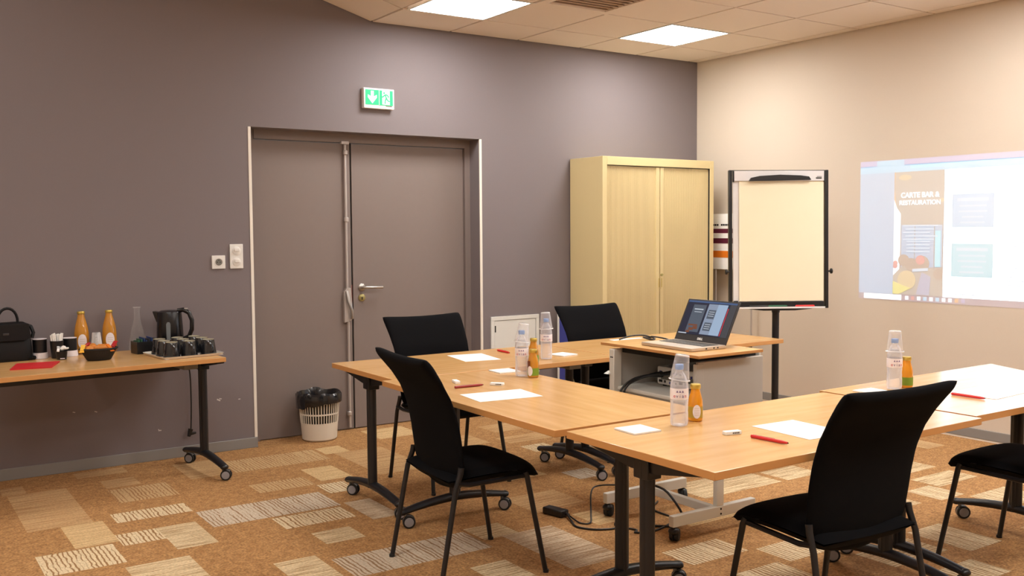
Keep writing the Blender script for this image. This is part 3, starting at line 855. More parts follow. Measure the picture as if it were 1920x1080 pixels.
b = B(); fbox(b, -FW + .022, FW - .022, -.02, 0, Z1 - .075, Z1 - .006, bev=.003); cl = b.make('clamp_bar', M_FLIPW, t)
for s in (-1, 1):
    b = B(); fbox(b, s * (FW - .019) - .004, s * (FW - .019) + .004, -.022, 0, Z1 - .082, Z1 - .008, bev=.002); b.make('clamp_end', M_BLACKP, cl)
b = B()
pts = [(-.215, Z1 - .078), (-.20, Z1 - .055), (-.14, Z1 - .043), (0, Z1 - .035), (.14, Z1 - .040), (.20, Z1 - .048), (.215, Z1 - .07)]
b.prism(pts, -.042, -.02, 'y'); bmesh.ops.transform(b.b, matrix=lean, verts=b.b.verts[:])
b.make('clamp_handle', M_BLACKP, cl, smooth=False)
b = B(); fbox(b, .255, .295, -.0212, -.0198, Z1 - .062, Z1 - .052); fbox(b, .262, .295, -.0212, -.0198, Z1 - .049, Z1 - .045); b.make('maker_mark', M_BEZEL, cl, smooth=False)
# paper pad, slightly wavy
b = B(); nx, nz = 14, 26
g = []
for k in range(nz + 1):
    v = k / nz
    row = []
    for i in range(nx + 1):
        u = i / nx
        x = -.276 + .587 * u
        z = Z1 - .076 - v * (Z1 - .076 - Z0 - .052)
        y = -.010 + .0025 * sin(9 * u + 14 * v) * (1 - v) - .002 * sin(u * pi)
        row.append(b.b.verts.new(lean @ Vector((x, y, z))))
    g.append(row)
for k in range(nz):
    for i in range(nx):
        b.b.faces.new((g[k][i], g[k][i + 1], g[k + 1][i + 1], g[k + 1][i]))
ge = bmesh.ops.extrude_face_region(b.b, geom=b.b.faces[:])
for v in [e for e in ge['geom'] if isinstance(e, bmesh.types.BMVert)]: v.co.y += .007
b.make('paper_pad', M_FLIPP, t, angle=60)
b = B(); fbox(b, -FW + .03, FW - .02, -.014, 0, Z0 + .012, Z0 + .048, bev=.003); fbox(b, -FW + .02, -FW + .05, -.02, 0, Z0 + .012, Z0 + .056, bev=.003)
b.make('bottom_rail', M_BLACKP, t)
b = B(); fbox(b, -FW + .03, FW - .03, -.06, 0, Z0 + .002, Z0 + .008, bev=.002); fbox(b, -FW + .03, FW - .03, -.062, -.057, Z0 + .002, Z0 + .014, bev=.002); b.make('pen_tray', M_FLIPW, t)
b = B(); b.prism([(-.22, Z0 + .001), (-.12, Z0 - .010), (.1, Z0 - .010), (.22, Z0 + .001)], -.05, .02, 'y'); b.make('tray_support', M_BLACKP, t, smooth=False)
b = B(); b.lathe([(.024, .16), (.024, Z0 + .3)], 16, (-.005, .045, 0)); b.make('post', M_BLACK, t)
b = B(); b.lathe([(.028, Z0 - .03), (.028, Z0 + .02)], 14, (-.005, .045, 0)); b.box(-.03, .03, .012, .05, Z0 + .05, Z0 + .2); b.make('post_clamp', M_BLACKP, t)
b = B(); b.lathe([(.028, .10), (.028, .2)], 14, (-.005, .045, 0)); b.make('base_hub', M_BLACKP, t)
for k in range(5):
    a = 2 * pi * k / 5 + .3
    b = B(); b.tube([(-.005 + .02 * cos(a), .045 + .02 * sin(a), .13), (-.005 + .15 * cos(a), .045 + .15 * sin(a), .095), (-.005 + .31 * cos(a), .045 + .31 * sin(a), .062)], .016, 8, r1=.011)
    lg = b.make('base_leg', M_BLACK, t)
    b = B(); b.lathe([(.02, -.018), (.027, -.012), (.027, .012), (.02, .018)], 14, (-.005 + .31 * cos(a), .045 + .31 * sin(a), .027), axis='y'); b.tube([(-.005 + .31 * cos(a), .045 + .31 * sin(a), .07), (-.005 + .31 * cos(a), .045 + .31 * sin(a), .04)], .006, 6)
    b.make('caster', M_TYRE, lg)
for s in (-1, 1):
    b = B(); b.lathe([(.006, s * (FW + .011)), (.006, s * (FW + .024)), (.018, s * (FW + .026)), (.018, s * (FW + .036)), (.014, s * (FW + .038))], 14, (0, 0, 1.127), axis='x'); b.make('knob', M_BLACKP, t)
for k, (x, m, l) in enumerate(((-.15, M_BLACKP, 'black'), (-.02, M_TEAG, 'green'), (.17, M_RED, 'red'))):
    b = B(); p = lean @ Vector((x, -.04, Z0 + .017)); b.lathe([(.005, -.065), (.0085, -.06), (.0085, .06), (.006, .066)], 10, tuple(p), axis='x')
    bmesh.ops.transform(b.b, matrix=Matrix.Translation((-.925, -1.725, 0)) @ Matrix.Rotation(rad(-31), 4, 'Z'), verts=b.b.verts[:])
    tag(b.make('marker_pen', m), l + ' marker pen lying in the flip chart tray', 'marker', 'markers in the flip chart tray')

# ------------------------------------------------------------------ striped display board behind the flip chart
t = thing('display_board', 'white board with maroon and orange bands, behind the flip chart', 'sign', (-.085, -.52, 0))
b = B(); b.box(-.008, .008, -.27, .27, 1.078, 1.548, bev=.003); b.make('panel', M_PAPER, t)
for z0_, z1_, m in ((1.385, 1.422, M_MAROON), (1.298, 1.342, M_MAROON), (1.178, 1.235, M_ORANGE)):
    b = B(); b.box(-.0098, -.008, -.268, .268, z0_, z1_); b.make('band', m, t, smooth=False)
for k in range(9):
    if k == 4: continue
    y = .255 - k * .024
    b = B(); b.box(-.0098, -.008, y - .018, y, 1.446, 1.462); b.make('print_mark', M_DARK, t, smooth=False)
for s in (-1, 1):
    b = B(); b.tube([(0, s * .2, 1.09), (0, s * .2, .02)], .007, 8); b.make('post', M_GREYM, t)
b = B(); b.box(-.06, .06, -.25, .25, 0, .015, bev=.004); b.make('base', M_GREYM, t)

# slim folded stand by the cabinet: two white posts and a blue panel
t = thing('folded_stand', 'slim folded stand with white posts and blue panel left of the cabinet', 'stand', (-1.535, -.085, 0), rad(-34))
for x in (-.045, .045):
    b = B(); b.tube([(x, 0, 0.0), (x, 0, .80)], .009, 10); b.ball((x, 0, .80), .011, 10, 6); b.make('post', M_WHITEM, t)
b = B(); b.box(-.036, .036, -.006, .006, .12, .76, bev=.002); b.make('panel', M_BLUE, t)
b = B(); b.box(-.05, .05, -.012, .012, .02, .05, bev=.003); b.make('crossbar', M_WHITEM, t)

# ------------------------------------------------------------------ projector trolley
TX, TY = -2.86, -2.77
t = thing('projector_trolley', 'grey projector trolley with beech top standing inside the table ring', 'trolley', (TX, TY, 0))
b = B(); b.box(-.21, .21, -.345, .345, .843, .857, bev=.002)
for f in b.b.faces:
    f.material_index = 0 if abs(f.calc_center_median().z - .857) < .001 else 1
b.make('top_board', [M_WOOD, M_EDGE], t, angle=30)
b = B()
b.box(-.135, .30, -.265, -.25, .42, .812, bev=.003); b.box(-.15, -.10, -.268, -.248, .42, .805, bev=.003)
b.make('side_panel', M_TROL, t, smooth=False)
b = B(); b.box(-.19, .30, .25, .265, .42, .83, bev=.003); b.make('side_panel', M_TROL, t, smooth=False)
b = B(); b.box(-.215, -.165, .235, .272, .40, .83, bev=.004)
p_ = b.make('corner_post', M_TROLW, t)
b = B()
for y in (.246, .257): b.lathe([(.004, -.2165), (.004, -.214)], 8, (0, y, .79), axis='x')
b.make('screw', M_DARK, p_)
b = B(); b.box(.27, .30, .215, .25, .45, .83, bev=.003); b.make('corner_post', M_TROLW, t)
b = B(); b.box(.288, .30, -.25, .25, .66, .83); b.make('back_panel', M_TROL, t, smooth=False)
b = B(); b.box(-.19, .29, -.25, .25, .625, .645, bev=.006); b.make('shelf', M_TROLW, t)
b = B(); b.box(-.17, .29, -.25, .25, .42, .435); b.make('bottom_panel', M_TROL, t, smooth=False)
b = B(); b.box(-.16, .28, -.235, .235, .812, .843); b.make('top_frame', M_DARK, t, smooth=False)
b = B(); b.prism([(-.235, .705), (-.205, .718), (-.205, .700)], .262, .29, 'y'); b.make('latch_flap', M_WHITEM, t, smooth=False)
for y in (-.25, .22):
    b = B(); b.box(-.285, .255, y - .016, y + .016, .070, .122, bev=.004); ft = b.make('foot_bar', M_TROLW, t)
    b = B(); b.box(-.005, .04, y - .014, y + .014, .12, .45, bev=.004); b.make('upright', M_TROLW, t)
    b = B()
    for z in (.085, .108): b.lathe([(.005, y - .0175), (.005, y - .015)], 8, (.018, 0, z), axis='y')
    b.make('bolt', M_DARK, ft)
    for x in (-.268, .238):
        a = {(-.268): .6, (.238): -2.2}[x]
        wc = Vector((x + .02 * cos(a), y + .02 * sin(a), .030))
        b = B(); b.tube([(x, y, .072), (x, y, .045)], .009, 8); b.ball((x, y, .05), .026, 12, 8, 1, 1, .7); b.make('caster_fork', M_BLACKP, t)
        cf = [o for o in KIDS(t) if o.name.startswith('caster_fork')][-1]
        b = B(); tb_ = bmesh.new(); tmp = B(); tmp.b = tb_
        tmp.lathe([(.012, -.024), (.026, -.021), (.030, -.014), (.030, -.003), (.026, 0), (.030, .003), (.030, .014), (.026, .021), (.012, .024)], 18, axis='y')
        b._merge(tb_, 0, Matrix.Translation(wc) @ Matrix.Rotation(a, 4, 'Z')); b.make('caster_wheel', M_TYRE, cf)
b = B(); b.box(-.002, .03, -.235, .205, .074, .114, bev=.004); b.make('cross_bar', M_TROLW, t)

# projector standing on the shelf, its rear sockets toward the opening
t = thing('projector', 'small white projector on the trolley shelf with cables in its back', 'projector', (TX + .10, TY - .02, .645))
b = B(); b.box(-.115, .115, -.16, .16, .008, .098, bev=.008); b.make('body', M_WHITE, t)
for x in (-.09, .09):
    for y in (-.13, .13):
        b = B(); b.lathe([(.01, 0), (.01, .01)], 10, (x, y, 0)); b.make('foot', M_DARK, t)
rp = random.Random(3)
b = B(); b.box(-.1165, -.114, -.14, .13, .035, .06); b.make('socket_strip', M_GREYB, t, smooth=False)
for k in range(16):
    y = .135 - (k % 8) * .036 + rp.uniform(-.004, .004); z = (.026 if k < 8 else .068) + rp.uniform(-.004, .004)
    w_, h_ = rp.choice([(.008, .005), (.012, .006), (.006, .006)])
    b = B(); b.box(-.1175, -.114, y - w_, y + w_, z - h_, z + h_, bev=.001, seg=1); b.make('socket', (M_DARK, M_BEZEL, M_BLUE)[k % 3], t, smooth=False)
b = B(); b.lathe([(.032, .112), (.032, .125), (.026, .126)], 18, (0, .05, .05), axis='x'); b.make('lens', M_DARK, t)

def cable(name, pts, r, m, label, parent=None, group=None, plugs=()):
    P = [Vector(p) for p in pts]
    out = []
    for i in range(len(P) - 1):
        p0, p1, p2, p3 = P[max(i - 1, 0)], P[i], P[i + 1], P[min(i + 2, len(P) - 1)]
        for k in range(6):
            s = k / 6
            out.append(.5 * ((2 * p1) + (p2 - p0) * s + (2 * p0 - 5 * p1 + 4 * p2 - p3) * s * s + (3 * p1 - p0 - 3 * p2 + p3) * s ** 3))
    out.append(P[-1])
    b = B(); b.tube(out, r, 8)
    for p, d, pr_, l in plugs:
        p = Vector(p); d = Vector(d).normalized()
        b.tube([p, p + d * l * .6, p + d * l], pr_, 10, r1=pr_ * .6)
    o = b.make(name, m, parent, angle=60)
    if label: tag(o, label, 'cable', group)
    return o
px_ = TX + .10 - .12
cable('signal_cable', [(px_, TY + .10, .705), (px_ - .05, TY + .115, .706), (px_ - .13, TY + .15, .69), (px_ - .19, TY + .165, .655), (px_ - .215, TY + .165, .60), (px_ - .21, TY + .16, .40), (px_ - .12, TY + .1, .2), (px_ - .1, TY - .05, .16), (px_ - .06, TY - .12, .02), (px_ - .2, TY - .02, .008)], .006, M_BLACKP,
      'black cable running from the projector down over the shelf edge', group='projector cables', plugs=(((px_, TY + .10, .705), (-1, .1, 0), .016, .07),))
cable('signal_cable', [(px_, TY + .03, .72), (px_ - .06, TY + .08, .712), (px_ - .13, TY + .125, .69), (px_ - .19, TY + .14, .66), (px_ - .212, TY + .14, .60), (px_ - .2, TY + .13, .38), (px_ - .06, TY + .05, .25), (px_ + .02, TY - .03, .3), (px_ + .0, TY + .05, .42)], .006, M_BLACKP,
      'second black cable from the projector, plugged above the first', group='projector cables', plugs=(((px_, TY + .03, .72), (-1, .5, -.1), .012, .06),))

# ------------------------------------------------------------------ laptop on the trolley
LZ = .857
t = thing('laptop', 'open silver laptop with black keys on the trolley top', 'laptop', (-2.885, -2.825, LZ))
b = B(); b.box(-.115, .113, -.173, .173, .001, .017, bev=.004)
b.make('base', M_LAPM, t)
b = B(); b.box(-.02, .085, -.15, .15, .0165, .0178); kb = b.make('keyboard_bed', M_BEZEL, t, smooth=False)
for r_ in range(5):
    b = B()
    for k in range(13):
        y = -.148 + k * .0228
        b.box(.064 - r_ * .0205, .064 - r_ * .0205 + .0175, y + .001, y + .0205, .0175, .0192)
    b.make('key_row', M_KEYS, kb, smooth=False)
b = B(); b.box(-.105, -.035, -.05, .05, .0168, .0174); b.make('touch_pad', M_GREYM, t, smooth=False)
for k, y_ in enumerate((.03, .055, -.02)):
    b = B(); b.box(y_ - .006, y_ + .006, -.1738, -.172, .006, .012, bev=.001, seg=1); b.make('port', M_DARK, t, smooth=False)
scr = Matrix.Translation((.105, 0, .014)) @ Matrix.Rotation(rad(27), 4, 'Y')
def sbox(b, y0, y1, z0, z1, x0, x1, bev=0): b.box(x0, x1, y0, y1, z0, z1, T=scr, bev=bev)
LP = {}
def lm(name, col, k=.5):
    LP[name] = mat('laptop_' + name, srgb(12, 12, 14), .25, emit=srgb(*col), estr=1.0 / 2 ** EV); return LP[name]
lm('desk', (42, 44, 60), .8); lm('page', (138, 150, 170), .8); lm('bar', (70, 92, 130), .8); lm('box', (84, 92, 104), .8); lm('text', (190, 196, 205), .9); lm('warm', (120, 72, 50), .9); lm('red', (190, 60, 70), .9); lm('rim', (70, 70, 74), .8); lm('paleblue', (156, 176, 200), .8)
b = B(); sbox(b, -.173, .173, 0, .225, -.002, .006, .003); lid = b.make('screen_lid', M_BEZEL, t)
b = B(); sbox(b, -.163, .163, .036, .216, -.0028, -.0019); b.make('screen', LP['desk'], lid, smooth=False)
def spart(name, y0, y1, z0, z1, m, lv=1):
    b = B(); sbox(b, y0, y1, z0, z1, -.0028 - .0004 * lv, -.0026); b.make(name, LP[m], lid, smooth=False)
spart('tool_bar', -.163, .163, .207, .216, 'bar')
spart('page', -.108, .018, .042, .203, 'page', 1)
spart('page', -.108, -.045, .042, .203, 'paleblue', 2)
spart('scroll_edge', -.118, -.112, .042, .186, 'red', 1)
spart('side_pane', -.163, -.122, .036, .207, 'rim', 1)
for z0_, z1_ in ((.125, .172), (.062, .105)):
    spart('menu_box', -.042, .006, z0_, z1_, 'box', 3)
    for k in range(3): spart('text_line', -.036, 0, z1_ - .012 - k * .011, z1_ - .009 - k * .011, 'text', 4)
spart('photo', .032, .118, .05, .195, 'box', 1)
spart('text_line', .045, .105, .168, .174, 'text', 2)
spart('text_line', .05, .1, .155, .158, 'text', 2)
for y0, y1, z0, z1 in ((.045, .075, .065, .08), (.07, .1, .058, .072), (.05, .11, .082, .09), (.09, .112, .045, .056)): spart('photo_patch', y0, y1, z0, z1, 'warm', 3)
spart('search_field', .105, .160, .038, .043, 'text', 2)
# maker's word under the screen
lt = lettering('DELL', .016, M_WHITE, lid, (0, 0, 0), (0, 0, 0), bold=.0006)
lt.matrix_local = scr @ Matrix.Translation((-.0026, 0, .017)) @ Matrix.Rotation(rad(-90), 4, 'Z') @ Matrix.Rotation(rad(90), 4, 'X')
cable('laptop_cable', [(-2.80, -2.645, LZ + .008), (-2.78, -2.58, LZ + .012), (-2.82, -2.53, LZ + .02), (-2.80, -2.50, LZ + .008), (-2.86, -2.51, LZ + .018), (-2.84, -2.54, LZ + .007), (-2.79, -2.52, LZ + .006), (-2.83, -2.48, LZ + .022), (-2.9, -2.455, LZ + .02), (-2.96, -2.44, LZ + .006)], .004, M_BLACKP,
      'bunched black laptop cable on the trolley top beside the laptop')

# power adapter and its leads on the carpet
t = thing('power_adapter', 'black power adapter block lying on the carpet under the tables', 'power adapter', (-3.32, -2.375, 0), rad(-78))
b = B(); b.box(-.065, .065, -.028, .028, .001, .036, bev=.007); b.make('block', M_BLACKP, t)
b = B(); b.lathe([(.009, .06), (.006, .085)], 10, (0, .005, .018), axis='x'); b.make('strain_relief', M_BLACKP, t)
cable('power_cable', [(-3.305, -2.455, .018), (-3.33, -2.52, .006), (-3.36, -2.60, .005), (-3.32, -2.68, .005), (-3.25, -2.72, .005), (-3.2, -2.73, .005), (-3.16, -2.80, .005), (-3.19, -2.83, .005), (-3.1, -2.86, .005), (-2.9, -2.78, .005), (-2.87, -2.6, .005), (-2.75, -2.5, .005)], .005, M_BLACKP,
      'black lead from the adapter curling across the carpet')
cable('adapter_cable', [(-3.30, -2.456, .016), (-3.31, -2.56, .005), (-3.27, -2.59, .006), (-3.21, -2.52, .03), (-3.16, -2.46, .11), (-3.09, -2.43, .125), (-3.0, -2.5, .13)], .004, M_BLACKP,
      'thin black cord rising from the adapter to the trolley foot')
t = thing('cable_plug', 'small dark blue plug on the carpet beside the near table leg', 'plug', (-3.17, -2.68, 0), rad(30))
b = B(); b.box(-.03, .03, -.012, .012, .001, .018, bev=.004); b.make('plug_body', M_BEZEL, t)
b = B(); b.box(.03, .045, -.008, .008, .004, .014); b.make('contact', M_BLUE, t, smooth=False)

# ------------------------------------------------------------------ papers, pads, pens, erasers
def sheet(name, pts, z, th, m, label, cat, group, under=None):
    b = B(); b.prism(pts, z + .0005, z + th, 'z')
    if under:
        b.prism(pts, z + .0002, z + .0006, 'z', mi=1)
    o = b.make(name, [m] + ([under] if under else []), None, smooth=False)
    return tag(o, label, cat, group)
def rect(cx, cy, w_, h_, a):
    c, s = cos(a), sin(a)
    return [(cx + c * x - s * y, cy + s * x + c * y) for x, y in ((-w_ / 2, -h_ / 2), (w_ / 2, -h_ / 2), (w_ / 2, h_ / 2), (-w_ / 2, h_ / 2))]
GP = 'white paper sheets on the tables'
sheet('paper_sheet', rect(-3.325, -1.618, .21, .29, rad(-10)), TOP, .0014, M_PAPER, 'white paper sheet on the table in front of the double door', 'paper', GP)
sheet('paper_sheet', rect(-3.885, -2.748, .297, .21, rad(-7)), TOP, .0014, M_PAPER, 'white paper sheet beside the left chair, near a dark red pen', 'paper', GP)
sheet('paper_sheet', rect(-3.415, -3.965, .21, .27, rad(-3)), TOP, .0014, M_PAPER, 'white paper sheet partly hidden by the big nearest chair', 'paper', GP)
sheet('paper_sheet', rect(-2.15, -3.925, .29, .21, rad(4)), TOP, .0014, M_PAPER, 'white paper sheet at the right edge, washed out by glare', 'paper', GP)
sheet('paper_sheet', rect(-2.06, -1.52, .24, .20, rad(-4)), TOP, .0014, M_PAPER, 'white paper sheet behind the trolley top, near the laptop cable', 'paper', GP)
GN = 'small square white note pads'
for cx, cy, a, l in ((-3.482, -2.166, -4, 'small square note pad left of the bottle with a leaning cup, on the left table'), (-2.858, -1.828, 10, 'small note pad right of the farther water bottle'), (-3.893, -3.64, -3, 'small square note pad at the near table corner'), (-2.534, -3.628, -4, 'small note pad left of the bottle on the right-hand tables')):
    sheet('note_pad', rect(cx, cy, .118, .118, rad(a)), TOP, .006, M_PAPER, l, 'note pad', GN, under=M_DARK)
def pen(x0, y0, x1, y1, label, m=M_RED):
    L = math.hypot(x1 - x0, y1 - y0)
    t = thing('ballpoint_pen', label, 'pen', (x0, y0, TOP + .0062), math.atan2(y1 - y0, x1 - x0), 'red pens on the tables')
    b = B(); b.lathe([(.003, 0), (.0058, .003), (.0058, L * .86), (.0035, L)], 10, axis='x'); b.make('barrel', m, t)
    b = B(); b.lathe([(.0045, L * .9), (.0022, L * 1.0), (.001, L * 1.03)], 10, axis='x'); b.make('tip', M_DARK, t)
    b = B(); b.box(.004, L * .62, .0035, .008, .001, .005); b.make('clip', M_DARK, t, smooth=False)
pen(-3.062, -1.46, -3.072, -1.60, 'red pen on the far table, behind the water bottle')
pen(-3.955, -2.474, -3.812, -2.484, 'dark red pen beside the left chair back', mat('dark_red', srgb(150, 40, 36), .4))
pen(-3.66, -3.955, -3.645, -4.10, 'bright red pen on the near table, left of the big chair')
pen(-2.333, -3.868, -2.329, -4.012, 'bright red pen on the right edge table')
GE = 'white erasers'
def eraser(cx, cy, a, label):
    t = thing('eraser', label, 'eraser', (cx, cy, TOP), rad(a), GE)
    b = B(); b.box(-.032, .032, -.012, .012, .0005, .0125, bev=.002); b.make('rubber', M_PAPER, t)
    b = B()
    for k in range(4): b.box(-.004 + k * .007, .001 + k * .007, -.0123, -.0118, .004, .009)
    b.make('print', M_BEZEL, t, smooth=False)
eraser(-3.865, -2.335, 75, 'white eraser half hidden behind the left chair back')
eraser(-3.748, -2.508, -50, 'white eraser between the dark red pen and the paper')
eraser(-3.67, -3.878, -14, 'white eraser on the near table by the bright red pen')

# ------------------------------------------------------------------ water bottles with upturned cups, juice bottles
def water(x, y, label, lean_x, lean_y, cuplabel, ra=0.0):
    t = thing('water_bottle', label, 'bottle', (x, y, TOP), ra, 'water bottles on the tables')
    b = B(); b.lathe([(.022, .001), (.030, .004), (.0325, .014), (.0325, .05), (.0312, .058), (.0325, .066), (.0312, .078), (.0325, .09), (.0325, .150), (.031, .162), (.024, .182), (.0165, .194), (.0135, .198), (.0135, .207)], 28, cap=True)
    b.make('bottle_body', M_PET, t)
    b = B(); b.lathe([(.020, .003), (.0285, .006), (.031, .015), (.031, .150), (.029, .161), (.022, .178)], 24); b.make('water', M_WATER, t)
    b = B(); b.lathe([(.0330, .100), (.0332, .101), (.0332, .139), (.0330, .140)], 28, cap=False); lb = b.make('label_band', M_LABEL, t)
    b = B(); b.lathe([(.0145, .206), (.0155, .208), (.0155, .222), (.0145, .2245)], 20); b.make('cap', M_CAP, t)
    # print on the label: two peaks and the word
    fx = Vector((-.62, -.78, 0)).normalized(); fr = Vector((.78, -.62, 0))
    for k, ch in enumerate('evian'):
        a = math.atan2(fx.y, fx.x) - .62 + k * .31
        o = lettering(ch, .019, M_PINK if k % 4 == 0 else M_MAUVE, lb, (.0335 * cos(a), .0335 * sin(a), .113), (rad(90), 0, a + pi / 2), ext=.0003)
    b = B()
    for k in range(3):
        a = math.atan2(fx.y, fx.x) - .3 + k * .3
        T = Matrix.Translation((.0334 * cos(a), .0334 * sin(a), .126)) @ Matrix.Rotation(a + pi / 2, 4, 'Z')
        tb_ = bmesh.new(); tmp = B(); tmp.b = tb_; tmp.prism([(-.004, 0), (.004, 0), (0, .008)], -.0004, .0004, 'y'); b._merge(tb_, 0, T)
    b.make('peaks', M_MAUVE, lb, smooth=False)
    c = thing('plastic_cup', cuplabel, 'cup', (x, y, TOP + .168), 0, 'upturned clear cups on the water bottles')
    c.rotation_euler = (lean_y, lean_x, 0)
    b = B(); b.lathe([(.0385, 0), (.0385, .002), (.0355, .004), (.0255, .088), (.0235, .092), (.0001, .092), (.0001, .0905), (.0225, .0905), (.0245, .086), (.0345, .004), (.0360, .0)], 28, cap=False)
    b.make('cup_wall', M_CUP, c)
    b = B(); b.lathe([(.0355, .0), (.0392, .0), (.0395, .002), (.0370, .004)], 28, cap=False); b.make('rim', M_CUPW, c)
    b = B(); b.lathe([(.0001, .0922), (.0225, .0922), (.0252, .090), (.0258, .087)], 24, cap=False); b.make('cup_base', M_CUPW, c)
water(-3.502, -2.350, 'water bottle beside the green-labelled juice, on the left table', rad(6), rad(4), 'upturned clear cup leaning on the bottle at the left table')
water(-3.042, -1.920, 'water bottle at the far table, in front of the white hatch', rad(-3), 0, 'upturned clear cup on the farthest bottle, before the white hatch')
water(-3.715, -3.664, 'water bottle on the near table, in front of the projector', rad(5), rad(5), 'upturned clear cup on the nearest bottle, near table')
water(-2.400, -3.640, 'water bottle against the cream wall, behind the big chair', 0, 0, 'upturned clear cup on the bottle against the cream wall')

def juice(x, y, label, m, kind, ra):
    t = thing('juice_bottle', label, 'bottle', (x, y, TOP), ra, 'small juice bottles on the tables')
    b = B(); b.lathe([(.022, .001), (.026, .003), (.0275, .01), (.0275, .055), (.0268, .07), (.024, .088), (.0185, .107), (.0165, .117), (.0165, .124)], 26); b.make('glass_body', m, t)
    b = B(); b.lathe([(.0185, .121), (.0195, .123), (.0195, .135), (.0175, .138)], 22); b.make('lid', M_GOLD, t)
    def patch(name, a0, a1, z0, z1, mm, oval=False, r_=.0279, par=None):
        b = B(); n = 14
        if not oval:
            g = [[b.b.verts.new((r_ * cos(a0 + (a1 - a0) * i / n), r_ * sin(a0 + (a1 - a0) * i / n), z)) for i in range(n + 1)] for z in (z0, z1)]
            for i in range(n): b.b.faces.new((g[0][i], g[0][i + 1], g[1][i + 1], g[1][i]))
        else:
            ac, zc_ = (a0 + a1) / 2, (z0 + z1) / 2
            b.b.faces.new([b.b.verts.new((r_ * cos(ac + (a1 - a0) / 2 * cos(k * pi / 12)), r_ * sin(ac + (a1 - a0) / 2 * cos(k * pi / 12)), zc_ + (z1 - z0) / 2 * sin(k * pi / 12))) for k in range(24)])
            bmesh.ops.triangulate(b.b, faces=b.b.faces[:])
        return b.make(name, mm, par or t)
    # angles: 0 faces the camera in local space
    if kind == 'oval':
        patch('label_wrap', -1.6, 1.3, .014, .056, M_OLIVE)
        patch('oval_label', -.35, .75, .013, .064, M_LABEL, True, .0283)
        for k in range(4): patch('text_line', -.12, .55, .026 + k * .008, .0268 + k * .008, M_OLIVE, False, .0286)
    else:
        patch('label_wrap', -1.5, 1.5, .012, .048, M_LGREEN)
        if kind == 'greenoval':
            patch('oval_label', -1.15, -.1, .010, .058, M_LABEL, True, .0283)
            patch('side_label', -1.5, -.55, .05, .082, M_JUICED, False, .0276)
cam_dir = lambda x, y: math.atan2(-6.206 - y, -6.153 - x)
juice(-3.478, -2.412, 'small amber juice bottle with green label beside the left table water bottle', M_JUICEA, 'greenoval', cam_dir(-3.478, -2.412))
juice(-3.205, -2.03, 'small amber juice bottle half hidden behind the green-labelled one', M_JUICEA, 'green', cam_dir(-3.205, -2.03))
juice(-3.602, -3.632, 'small bright orange juice bottle with oval white label on the near table', M_JUICE, 'oval', cam_dir(-3.602, -3.632))
juice(-2.308, -3.638, 'small orange juice bottle with green label against the cream wall', M_JUICE, 'green', cam_dir(-2.308, -3.638))

# ------------------------------------------------------------------ coffee table along the grey wall
def on_buffet(x, y, z=0): return (x, y, TOP + z)
# handbag
t = thing('handbag', 'black leather handbag with round top handle at the left edge', 'bag', on_buffet(-5.505, -.155), rad(4))
b = B()
lp = []
for z, hx, hy in ((.001, .132, .080), (.02, .137, .084), (.10, .134, .074), (.17, .124, .058), (.205, .114, .042), (.214, .100, .03)):
    lp.append([(hx * math.copysign(abs(cos(a * pi / 16)) ** .35, cos(a * pi / 16)), hy * math.copysign(abs(sin(a * pi / 16)) ** .35, sin(a * pi / 16)), z) for a in range(32)])
b.ring(lp); b.make('body', M_LEATHER, t, angle=60)
b = B(); b.prism([(-.112, .207), (-.122, .13), (-.09, .118), (.09, .118), (.122, .13), (.112, .207)], -.092, -.058, 'y'); b.make('flap', M_LEATHER, t, smooth=False)
b = B(); b.tube([(.02 + .052 * cos(pi * k / 12) * -1, -.01, .205 + .088 * sin(pi * k / 12) ** .8) for k in range(13)], .0075, 8); b.make('handle', M_LEATHER, t)
b = B(); b.tube([(.105, 0, .20), (.138, -.01, .185), (.148, -.02, .15), (.140, -.02, .12)], .010, 8, sx=1.8); b.make('side_strap', M_LEATHER, t)
b = B(); b.tube([(.10, -.05, .012), (.125, -.085, .014), (.140, -.06, .012), (.12, -.03, .012)], .012, 8); b.make('shoulder_strap', M_LEATHER, t)
b = B(); b.box(-.02, .01, -.095, -.090, .15, .162, bev=.002); b.make('clasp', M_BEZEL, t)
# red folder
sheet('folder', [(-5.53, -.60), (-5.47, -.37), (-5.26, -.40), (-5.335, -.63)], TOP, .006, M_REDF, 'red cardboard folder lying at the left end of the coffee table', 'folder', None)

# black cups on stacks of white cups, sugar sticks, small tub
def cup_lathe(b, r0, r1, h, z=0.0, mi=0): b.lathe([(r0, z), (r1, z + h), (r1 * .92, z + h), (r0 * .9, z + .004)], 20, mi=mi)
for x, y, l, hh in ((-5.325, -.16, 'black paper cups standing on white ones, nearer the handbag', .075), (-5.165, -.15, 'black paper cups standing on white ones, nearer the juice', .07)):
    t = thing('cup_stack', l, 'cup stack', on_buffet(x, y), 0, 'stacked paper cups')
    b = B(); b.lathe([(.043, .001), (.040, .034), (.001, .034)], 22); b.make('white_cup', M_LABEL, t)
    b = B(); b.lathe([(.037, .034), (.038, .034 + hh), (.001, .034 + hh)], 22); b.make('black_cup', M_BLACKP, t)
    b = B(); b.lathe([(.036, .034 + hh), (.0385, .035 + hh), (.0385, .037 + hh), (.033, .037 + hh)], 22); b.make('rim', M_LABEL, t)
t = thing('stirrer_cup', 'black cup packed with white sugar sticks on the coffee table', 'cup', on_buffet(-5.243, -.205))
b = B(); b.lathe([(.030, .001), (.036, .10), (.033, .10), (.028, .005)], 20); b.make('cup_wall', M_BLACKP, t)
rs = random.Random(4)
stk = None
